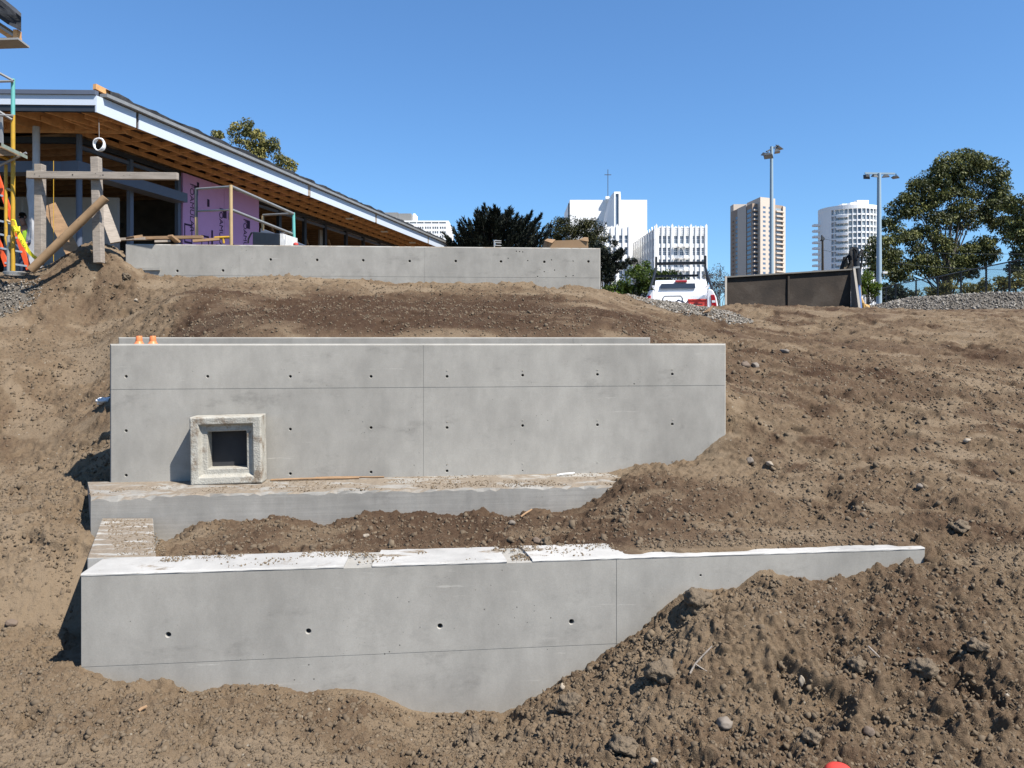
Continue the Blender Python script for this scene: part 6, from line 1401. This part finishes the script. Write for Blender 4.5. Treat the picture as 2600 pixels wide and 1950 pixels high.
# ------------------------------------------------------------------ scattered soil clods, gravel, rubble (nobody could count them)
ICO = None
def ico(sub):
    import bmesh
    bm = bmesh.new(); bmesh.ops.create_icosphere(bm, subdivisions=sub, radius=1.0)
    V = np.array([v.co[:] for v in bm.verts]); Fc = np.array([[v.index for v in f.verts] for f in bm.faces]); bm.free(); return V, Fc
OCT = (np.array([(1, 0, 0), (-1, 0, 0), (0, 1, 0), (0, -1, 0), (0, 0, 1), (0, 0, -1)], float), np.array([(0, 2, 4), (2, 1, 4), (1, 3, 4), (3, 0, 4), (2, 0, 5), (1, 2, 5), (3, 1, 5), (0, 3, 5)]))
def scatter(name, xy, r, m, sink=.25, sub=1, jit=.22, tone=None, squash=(.55, 1.0), zs=None):
    V, Fc = ico(sub) if sub else OCT; n = len(xy); k = len(V)
    z = HGT(xy[:, 0], xy[:, 1]) if zs is None else zs
    A_ = RNG.normal(size=(n, 3, 3)); Qm, _ = np.linalg.qr(A_)
    sc = np.stack([RNG.uniform(.75, 1.25, n), RNG.uniform(.75, 1.25, n), RNG.uniform(*squash, n)], -1)
    base = V[None] * (1 + RNG.normal(size=(n, k, 1)) * jit) * sc[:, None, :] * r[:, None, None]
    pts = np.einsum('nij,nkj->nki', Qm, base)
    pts = pts + np.stack([xy[:, 0], xy[:, 1], z + r * (.5 - sink)], -1)[:, None, :]
    Fa = (Fc[None] + (np.arange(n) * k)[:, None, None]).reshape(-1, 3)
    tone = RNG.uniform(0, 1, n) if tone is None else tone
    me = np_mesh(name, pts.reshape(-1, 3), Fa, m, sub > 1, {'tone': np.repeat(tone, k)})
    return tag(link(name, me), kind='stuff')
def cloud(n, px0, px1, y0, y1):
    y = RNG.uniform(y0 ** .5, y1 ** .5, n) ** 2; u = RNG.uniform((px0 - CX) / F, (px1 - CX) / F, n); return np.stack([u * y, y], -1)
def off_wall(xy):
    keep = np.ones(len(xy), bool)
    for pl, th in ((FW, .5), (FT, 1.2), (RW, .3), (UW, .3)):
        s_, u = pl.sd(xy[:, 0], xy[:, 1]), pl.su(xy[:, 0], xy[:, 1]); keep &= ~((s_ > -.02) & (s_ < th) & (u > -.1) & (u < (4.6 if pl is FW else pl.L + .05))); keep &= ~((pl is FW) & (s_ > -.05) & (s_ < .10) & (u > 0) & (u < pl.L + .05))
    cl = -3.14 + (xy[:, 1] - 6.1) * -.447; keep &= ~((np.abs(xy[:, 0] - cl) < .5) & (xy[:, 1] > 6) & (xy[:, 1] < 8.1)); return xy[keep]
def sizes(n, a, b, p=2.5): return a + (b - a) * RNG.uniform(0, 1, n) ** p
xy = off_wall(np.concatenate([cloud(4200, 1150, 2650, 4.3, 7.0), cloud(2400, -60, 1200, 4.4, 6.4), cloud(1700, -60, 420, 6.2, 9.5)]))
scatter('soil_clods', xy, sizes(len(xy), .006, .030, 4.0), M['clod'], .4, 1, .32, np.clip(RNG.normal(.5, .13, len(xy)), 0, 1))
xy = off_wall(np.concatenate([cloud(2600, 1560, 2650, 6.8, 13), cloud(700, 380, 1600, 6.9, 8.2), cloud(1300, -60, 2650, 10.6, 18), cloud(700, -60, 300, 9, 15)]))
scatter('soil_crumbs', xy, sizes(len(xy), .008, .040, 4.5), M['clod'], .4, 1, .32, np.clip(RNG.normal(.42, .16, len(xy)), 0, 1))
xy = off_wall(np.concatenate([cloud(14000, 1100, 2650, 4.3, 7.0), cloud(7500, -60, 1250, 4.4, 6.4), cloud(4000, -60, 420, 6.2, 10), cloud(9000, 1560, 2650, 6.8, 13), cloud(2000, 2650, 2990, 5.2, 13), cloud(2000, 380, 1600, 6.9, 8.2), cloud(7000, -60, 2650, 10.6, 17), cloud(6000, -60, 1500, 10.6, 15.5)]))
scatter('soil_grains', xy, sizes(len(xy), .004, .017, 2.2) * (1 + .05 * xy[:, 1]), M['clod'], .35, 0, .25, np.clip(RNG.normal(.5, .16, len(xy)), 0, 1))
def on_top(pl, n, u0, u1, d0, d1, z, thr, sd_):
    u = RNG.uniform(u0, u1, n); d_ = RNG.uniform(d0, d1, n); k = fbm(u * 2.4, d_ * 3.0 + sd_, sd_, 3) > thr; u, d_ = u[k], d_[k]
    return np.stack([pl.p[0] + pl.t[0] * u + pl.n[0] * d_, pl.p[1] + pl.t[1] * u + pl.n[1] * d_], -1), np.full(len(u), z)
q = [on_top(FW, 1800, .5, 4.6, .26, .44, ZA, .50, 3), on_top(FW, 700, .4, 4.4, .05, .3, ZA, .60, 4), on_top(FT, 2600, -.1, 5.6, .02, .4, ZF, .50, 5), on_top(FT, 1500, .2, 5.8, .4, .8, ZF, .55, 6), on_top(FW, 700, 3.45, 3.75, .03, .42, ZA - .018, .3, 8)]
n = 900; f = RNG.uniform(.05, 1, n); w_ = RNG.uniform(.04, .5, n); q.append((np.stack([-3.42 + (-.85) * f + w_, 6.55 + 1.4 * f], -1), np.full(n, ZA)))
xy = np.concatenate([k[0] for k in q]); zz = np.concatenate([k[1] for k in q])
scatter('spilled_soil', xy, sizes(len(xy), .003, .013, 2.2), M['clod'], .3, 0, .25, np.clip(RNG.normal(.88, .12, len(xy)), 0, 1), zs=zz)
# gravel heap in front of the pickup and the long heap on the right
def heap(name, n, cen, rx, ry, hgt, r0, r1, seed, tone_mu):
    a = RNG.uniform(0, 2 * math.pi, n); q = RNG.uniform(0, 1, n) ** .5
    x = cen[0] + rx * q * np.cos(a); y = cen[1] + ry * q * np.sin(a)
    bump = hgt * (1 - q ** 2.2) * (.75 + .5 * fbm(x * .8, y * .8, seed, 3)); z = HGT(x, y) + bump
    r = sizes(n, r0, r1, 2); return np.stack([x, y], -1), z, r
def heap_base(name, cen, rx, ry, hgt, seed, m):
    nr_, na = 16, 56; V = []; 
    for i in range(nr_ + 1):
        q = i / nr_
        for j in range(na):
            a = 2 * math.pi * j / na; x, y = cen[0] + rx * q * math.cos(a), cen[1] + ry * q * math.sin(a)
            V.append((x, y, hz(x, y) + hgt * (1 - q ** 2.2) * (.75 + .5 * float(fbm(np.array([x * .8]), np.array([y * .8]), seed, 3)[0])) - .03))
    Q_ = [(i * na + j, i * na + (j + 1) % na, (i + 1) * na + (j + 1) % na, (i + 1) * na + j) for i in range(nr_) for j in range(na)]
    return np_mesh(name, V, Q_, m, True, {'tone': np.full(len(V), .12)})
def gravel(name, cen, rx, ry, hgt, n, r0, r1, seed):
    xy, z, r = heap(name, n, cen, rx, ry, hgt, r0, r1, seed, .5)
    o = scatter(name, xy, r, M['gravel'], .4, 0, .16, None, (.5, .9), z)
    b = heap_base('gravel_bed', cen, rx, ry, hgt, seed, M['gravel']); bo = link('gravel_bed', b, o); bo['kind'] = 'stuff'
    return o
c1 = P(1745, 785, 16.6); gravel('gravel_pile', (c1.x, 16.6), 1.35, 1.55, .02, 7000, .012, .036, 3)
c2 = P(2520, 770, 25.0); gravel('gravel_heap', (c2.x + 1.2, 25.2), 6.2, 3.2, .52, 11000, .02, .055, 5)
c3 = P(20, 705, 14.5); gravel('rubble_heap', (c3.x - .2, 14.3), .9, .7, .08, 1500, .008, .03, 9)

# ------------------------------------------------------------------ single stones, lumps, twigs and litter one can point at
def on_soil(px, py, up_=.0, D0=4.3, D1=20): p = ground_hit(px, py, D0, D1); p.z += up_; return p
ST = [(2035, 1735, (.028, .03, .06), 'stone_pale', 'pale upright stone in the middle of the right soil heap'), (1840, 1842, (.075, .06, .05), 'stone_grey', 'flat grey-brown stone low on the right soil heap'), (1428, 1752, (.035, .03, .028), 'stone_pale', 'small whitish stone at the left edge of the right soil heap'),
      (2557, 1768, (.022, .02, .018), 'stone_pale', 'small pale pebble near the right edge of the soil heap'), (2205, 1862, (.05, .045, .04), 'stone_brown', 'rounded brown stone above the red cap'), (1662, 1937, (.035, .03, .03), 'stone_pale', 'pale stone at the bottom edge of the picture'),
      (930, 1365, (.05, .03, .025), 'stone_pale', 'pale flat stone lying in the soil trench behind the lower wall'), (1362, 1377, (.055, .045, .04), 'stone_brown', 'smooth brown stone on the coping edge by the notch'), (1300, 1330, (.05, .04, .03), 'stone_grey', 'grey stone in the trench near the footing'),
      (1992, 895, (.11, .08, .07), 'stone_grey', 'lone grey-brown rock on the right slope'), (1893, 930, (.09, .08, .07), 'stone_brown', 'left rock of a close pair on the right slope'), (1917, 930, (.085, .075, .07), 'stone_grey', 'right rock of a close pair on the right slope'),
      (1903, 1172, (.07, .06, .05), 'stone_grey', 'grey stone by a dark hollow right of the footing'), (1955, 1180, (.09, .05, .035), 'stone_pale', 'flat pale stone on the soil right of the footing'), (1592, 1296, (.03, .025, .025), 'stone_pale', 'whitish pebble on the soil ridge above the lower wall'), (2335, 1240, (.06, .045, .045), 'stone_grey', 'single grey stone low on the right slope'),
      (2455, 1122, (.06, .05, .04), 'stone_pale', 'pale flat stone high on the right slope'), (345, 765, (.07, .05, .04), 'stone_pale', 'white stone on the dark slope below the upper wall'), (30, 1590, (.07, .06, .04), 'stone_brown', 'brown stone near the left edge of the picture')]
for i, (px, py, r, m, lab) in enumerate(ST): lump('stone', lab, 'stone', on_soil(px, py, r[2] * .2), tuple(.85 * q_ for q_ in r), m, 100 + i, amp=.35, group='stones lying in the soil')
LP = [(1445, 1800, (.085, .08, .085), 'big soil lump casting a black shadow left on the heap edge'), (1200, 1885, (.07, .06, .09), 'tall soil lump in the foreground below the lower wall'), (1680, 1715, (.11, .10, .10), 'broad soil lump under the forked root'), (2340, 1705, (.10, .08, .07), 'soil lump beside the thin root on the heap'), (1575, 1905, (.10, .09, .08), 'soil lump near the bottom edge left of the red cap'),
      (2175, 1700, (.07, .06, .07), 'dark soil lump in the upper right of the heap'), (1770, 1540, (.16, .12, .10), 'large soil lump near the top of the heap by the wall joint'), (2440, 1350, (.10, .08, .07), 'soil lump above the right end of the lower wall'), (1385, 1385, (.07, .06, .055), 'soil lump fallen on the coping right of the notch'), (1420, 1396, (.075, .06, .05), 'soil lump beside the other one on the coping'), (2480, 1650, (.08, .07, .06), 'soil lump near the right edge of the picture'), (2060, 1880, (.06, .06, .055), 'small soil lump just above the red cap'), (320, 705 , (.12, .09, .08), 'crusted soil lump at the foot of the upper wall')]
for i, (px, py, r, lab) in enumerate(LP): lump('soil_lump', lab, 'soil lump', on_soil(px, py, r[2] * .3), r, 'soil_lump', 300 + i, sub=4, amp=.7, group='big lumps of soil')
def twig(label, pts, r):
    q = [on_soil(x, y, .02 + u) for x, y, u in pts]; mb = MB(); mb.path(q, [r * (1 - .12 * i) for i in range(len(q))], 6); return tag(mb.build('root_twig', M['wood_grey'], loc=tuple(q[0]), smooth=True), label, 'root')
t1 = twig('forked dry root sticking out of the soil heap', [(1752, 1720, 0), (1765, 1705, .03), (1785, 1692, .05), (1808, 1672, .06)], .008)
mb = MB(); q = [on_soil(1765, 1705, .05), on_soil(1780, 1712, .04), on_soil(1795, 1712, .02)]; mb.path(q, [.006, .005, .003], 5)
o = link('side_root', mb.mesh('side_root', M['wood_grey'], Vector(t1.location)), t1)
twig('thin straight dry root lying on the right of the soil heap', [(2205, 1655, .02), (2222, 1675, .03), (2238, 1692, .03), (2246, 1703, .01)], .007)
stick('wood_splinter', 'short pale wood splinter in the trench at the foot of the footing', 'splinter', on_soil(1322, 1318, .02), on_soil(1350, 1306, .05), .010, M['lumber'])
stick('wood_splinter', 'orange-tinted wood chip lying in the left foreground soil', 'splinter', on_soil(352, 1815, .02), on_soil(372, 1805, .03), .012, M['lumber'])
b_ = on_soil(1795, 803, .03, 12); mb = MB(); mb.prism([b_ + Vector((-.10, -.03, 0)), b_ + Vector((.02, -.10, .03)), b_ + Vector((.14, .05, .16)), b_ + Vector((.0, .10, .05))], (.0, -.01, .03)); tag(mb.build('board_scrap', M['lumber'], loc=tuple(b_)), 'scrap of brown board lying before the gravel pile', 'board')
lump('plastic_bag', 'crumpled clear plastic bag on the soil left of the middle wall', 'plastic bag', on_soil(262, 1028, .05, 9), (.10, .08, .07), 'bag', 77, sub=3, amp=1.6)
# red cap at the bottom edge
c = on_soil(2130, 1962, .0); c = P(2130, 1981, c.y - .12); rc = root('marker_dome', 'red plastic marker dome at the bottom edge of the picture', 'marker', c)
mb = MB(); mb.lathe(c, ((.094, -.06), (.094, .035), (.088, .062), (.070, .082), (.045, .092), (.012, .096)), 28); mb.build('dome', M['red'], rc, smooth=True)
mb = MB(); mb.lathe(c, ((.092, -.07), (.108, -.068), (.108, -.052), (.092, -.05)), 28); mb.build('rim', M['red'], rc, smooth=True)

# ------------------------------------------------------------------ worker inside the building behind the scaffold
D = 19.3
def skin(name, verts, edges, radii, m, parent, sub=2):
    me = bpy.data.meshes.new(name); o_ = OFF[parent.name]; me.from_pydata([tuple(Vector(v) - o_) for v in verts], edges, []); me.materials.append(m)
    o = link(name, me, parent, off=o_); md = o.modifiers.new('skin', 'SKIN'); md.use_smooth_shade = True
    for sv, r in zip(me.skin_vertices[0].data, radii): sv.radius = (r, r) if not hasattr(r, '__len__') else r
    me.skin_vertices[0].data[0].use_root = True
    o.modifiers.new('subsurf', 'SUBSURF').levels = sub; o.modifiers['subsurf'].render_levels = sub
    dg = bpy.context.evaluated_depsgraph_get(); me2 = bpy.data.meshes.new_from_object(o.evaluated_get(dg)); o.modifiers.clear(); o.data = me2; return o
wk = root('person', 'worker in a neon yellow vest bending forward behind the ladder', 'person', (X_(72, D), D, FLO))
px_ = X_(72, D); B = lambda x, y, z: (px_ + x, D + y, FLO + z)
V_ = [B(0, 0, .93), B(.02, 0, 1.12), B(-.02, -.04, 1.34), B(-.05, -.08, 1.46), B(-.08, -.10, 1.55), B(-.10, -.11, 1.66),
      B(.10, 0, .88), B(.12, .02, .48), B(.13, .04, .08), B(.14, -.12, .04), B(-.10, 0, .88), B(-.12, -.06, .48), B(-.12, .02, .08), B(-.12, -.14, .04),
      B(.17, -.02, 1.36), B(.24, -.10, 1.10), B(.12, -.30, .98), B(.06, -.36, .97), B(-.22, -.08, 1.36), B(-.30, -.18, 1.12), B(-.24, -.38, 1.02), B(-.22, -.45, 1.02)]
E_ = [(0, 1), (1, 2), (2, 3), (3, 4), (4, 5), (0, 6), (6, 7), (7, 8), (8, 9), (0, 10), (10, 11), (11, 12), (12, 13), (2, 14), (14, 15), (15, 16), (16, 17), (2, 18), (18, 19), (19, 20), (20, 21)]
R_l = [.15, .145, .16, .07, .06, .085, .095, .065, .05, .045, .095, .065, .05, .045, .07, .048, .036, .04, .07, .048, .036, .04]
skin('body', V_, E_, R_l, M['skin'], wk)
skin('trousers', [B(0, 0, .96), B(.10, 0, .88), B(.12, .02, .48), B(.13, .04, .12), B(-.10, 0, .88), B(-.12, -.06, .48), B(-.12, .02, .12)], [(0, 1), (1, 2), (2, 3), (0, 4), (4, 5), (5, 6)], [.165, .115, .085, .075, .115, .085, .075], M['denim'], wk)
skin('shirt', [B(0, 0, .95), B(.02, 0, 1.12), B(-.02, -.04, 1.36), B(.17, -.02, 1.36), B(.24, -.10, 1.10), B(.14, -.28, .99), B(-.22, -.08, 1.36), B(-.30, -.18, 1.12), B(-.25, -.36, 1.03)], [(0, 1), (1, 2), (2, 3), (3, 4), (4, 5), (2, 6), (6, 7), (7, 8)], [.165, .16, .175, .085, .062, .05, .085, .062, .05], M['navy'], wk)
skin('vest', [B(.01, 0, .92), B(.02, 0, 1.12), B(-.02, -.04, 1.34), B(.12, -.02, 1.40), B(-.16, -.07, 1.40)], [(0, 1), (1, 2), (2, 3), (2, 4)], [.18, .178, .19, .09, .09], M['hiviz'], wk)
lump_c = Vector(B(-.10, -.10, 1.70))
import bmesh
bm = bmesh.new(); bmesh.ops.create_uvsphere(bm, u_segments=16, v_segments=10, radius=.1)
for v in bm.verts: v.co = Vector((v.co.x * .95, v.co.y * 1.05 + .015, v.co.z)) 
me = bpy.data.meshes.new('hair'); bmesh.ops.delete(bm, geom=[v for v in bm.verts if v.co.y < -.02 and v.co.z < .05], context='VERTS'); bm.to_mesh(me); bm.free(); me.materials.append(M['hair']); link('hair', me, wk, lump_c - OFF[wk.name])
fcb = MB(); hc = Vector(B(-.10, -.11, 1.665)); fcb.prism([hc + Vector((-.013, -.085, .015)), hc + Vector((.013, -.085, .015)), hc + Vector((.016, -.085, -.02)), hc + Vector((-.016, -.085, -.02))], (0, -.025, 0)); fcb.build('nose', M['skin'], wk)
for s in (-1, 1): e_ = MB(); e_.lathe(hc + Vector((s * .032, -.082, .018)), ((.0, -.008), (.010, 0), (.0, .008)), 8); e_.build('eye', M['hair'], wk); e_ = MB(); e_.box(hc + Vector((s * .088, .0, .0)), (.02, .04, .055)); e_.build('ear', M['skin'], wk)
e_ = MB(); e_.box(hc + Vector((0, -.083, -.042)), (.045, .012, .010)); e_.build('mouth', mat('lips', (.25, .10, .08), .6), wk)
